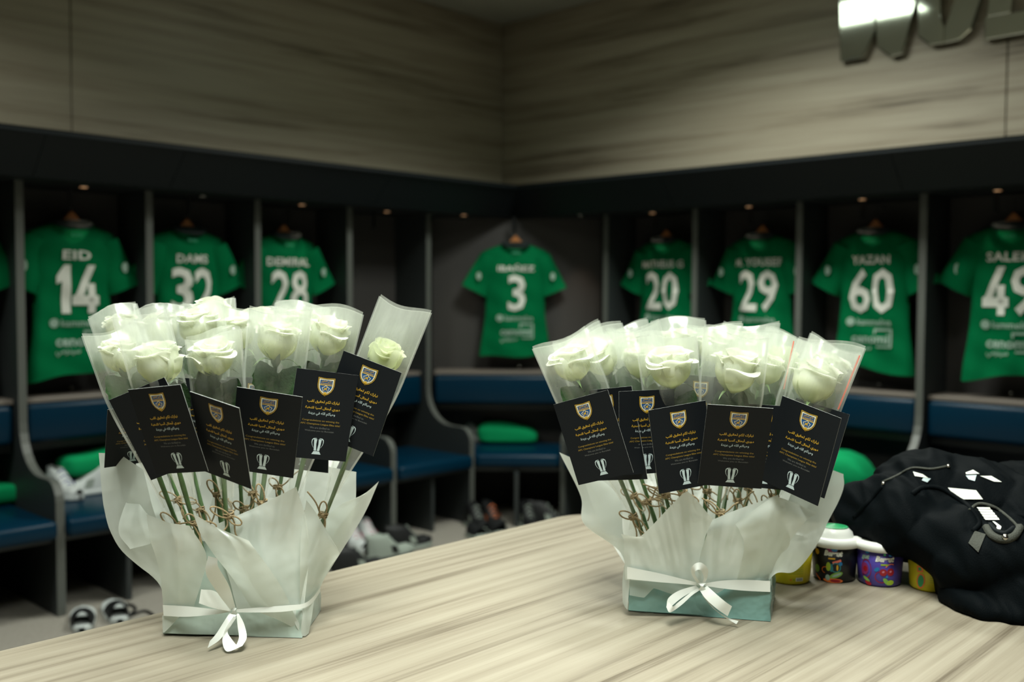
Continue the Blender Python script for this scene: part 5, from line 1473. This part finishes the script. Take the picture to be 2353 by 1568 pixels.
shoe('trainer_shoe', 'dark shoe standing in the cubby right of the corner', fl(1215, 1212), R(-120), M_SHOEK, M_SHOEG, 0.28, 'trainer', gS, 0, M_SHOEG)
shoe('trainer_shoe', 'dark shoe with pale side in the right corner cubby', fl(1262, 1208), R(-60), M_SHOEK, M_SHOEG, 0.28, 'trainer', gS, 0, M_SHOEG)
# white trainers and green cloth on the seat of bay one, corner seat shoe, small dark strap on the floor
p = seatp(200, 1135)
shoe('trainer_shoe', 'white trainer lying on left seat under the green cloth', Vector((p.x, p.y, ZSEAT)), R(178), M_SHOEW, M_SHOEW, 0.31, 'trainer', 'white shoes on the seats', 0, M_SHOEG)
p2 = seatp(142, 1150)
shoe('trainer_shoe', 'white trainer with violet mark standing by the divider on left seat', Vector((p2.x + 0.03, p2.y + 0.05, ZSEAT)), R(-80), M_SHOEW, M_SHOEW, 0.26, 'trainer', 'white shoes on the seats', 0, M_PURP)
cloth_block('folded_cloth', 'folded green top lying over the white trainer on left seat', 'clothing', 0.34, 0.18, 0.10, Vector((p.x + 0.06, p.y + 0.06, ZSEAT + 0.092)), 0.15, M_GREEN2, 3, slump=-0.4, group='green folded clothes on the seats')
p3 = onp(1093, 1012, 2, ZSEAT)
shoe('trainer_shoe', 'pale shoe leaning at left end of the corner seat', Vector((p3.x, p3.y, ZSEAT)), R(-60), M_SHOEW, M_SHOEW, 0.26, 'trainer', 'white shoes on the seats', 0, M_SHOEG)
cb_ = MB().tube([fl(x, y) + Vector((0, 0, 0.006)) for x, y in crom([(262, 1400), (290, 1392), (312, 1402), (296, 1420), (330, 1408), (352, 1418), (345, 1432)], 40)], 0.006, 6).mesh(M_BLACKM, True)
o = bpy.data.objects.new('shoe_cord', cb_); C.objects.link(o); o['label'] = 'thin dark looped cord on floor beside the black slides'; o['category'] = 'cord'

# ================================================================== chrome wall letters (cut by the top of the frame)
XL = XW - 0.06
def letter(label, polys):
    t = thing('chrome_letter', label, 'sign letter', onp(polys[0][0][0], polys[0][0][1], 0, XL), 'chrome letters on the right wall')
    for k, pl in enumerate(polys):
        pts = [onp(x, y, 0, XL) for x, y in pl]
        me = MB().prism(pts, (0.047, 0, 0)).mesh(M_CHROME)
        bevel(me, 0.006, 2, 50)
        put('letter_stroke', me, t)
    return t
letter('first chrome letter from the left, flat foot and slanted stroke', [[(1922, -230), (1930, 142), (1984, 132), (2012, 70), (2004, -100), (1976, -238)], [(2004, -100), (2012, 70), (2014, 108), (2046, 131), (2074, 124), (2140, -130), (2120, -260), (2085, -255), (2056, -40)]])
letter('middle chrome letter with a rounded foot', [[(2108, -30), (2108, 84), (2136, 104), (2168, 100), (2170, 62), (2162, 40), (2160, -40)], [(2168, 100), (2204, 92), (2232, 68), (2290, -110), (2296, -240), (2240, -240), (2236, -120), (2170, 62)]])
letter('rightmost chrome letter with a long flat foot', [[(2262, 40), (2262, 92), (2440, 62), (2440, 6)], [(2300, -230), (2266, 40), (2322, 30), (2350, -236)]])

# ================================================================== ceiling light fixtures (the lamps themselves)
M_GLOW2 = mat('softly_lit_diffuser', (240, 245, 240), 0.5, emit=(240, 255, 235), estr=0.5)
M_GLOW = mat('lit_diffuser', (240, 245, 240), 0.5, emit=(240, 255, 235), estr=5.0)
for lab, x, y, sx, sy in (('square ceiling light above the rose bouquets', 1.35, 1.25, 0.5, 0.5), ('ceiling light nearest the room corner', 3.65, 3.20, 0.3, 0.4),
                          ('ceiling light near the left veneered wall', 1.50, 3.45, 0.4, 0.3), ('ceiling light near the right veneered wall', 3.65, 0.90, 0.3, 0.3),
                          ('square ceiling light behind the bouquets and nearest the camera', 0.30, 0.35, 0.5, 0.5)):
    t = thing('ceiling_light', lab, 'light', (x, y, ZC + 0.06))
    f = MB()
    for a, b in (((-sx - .02, -sy - .02), (sx + .02, -sy)), ((-sx - .02, sy), (sx + .02, sy + .02)), ((-sx - .02, -sy), (-sx, sy)), ((sx, -sy), (sx + .02, sy))):
        f.box((x + a[0], y + a[1], ZC + 0.03), (x + b[0], y + b[1], ZC + 0.06))
    put('frame', f.mesh(M_CEIL), t)
    put('diffuser', MB().add([(x - sx, y - sy, ZC + 0.04), (x - sx, y + sy, ZC + 0.04), (x + sx, y + sy, ZC + 0.04), (x + sx, y - sy, ZC + 0.04)], [(0, 1, 2, 3)]).mesh(M_GLOW if sy == 0.4 else M_GLOW2), t)
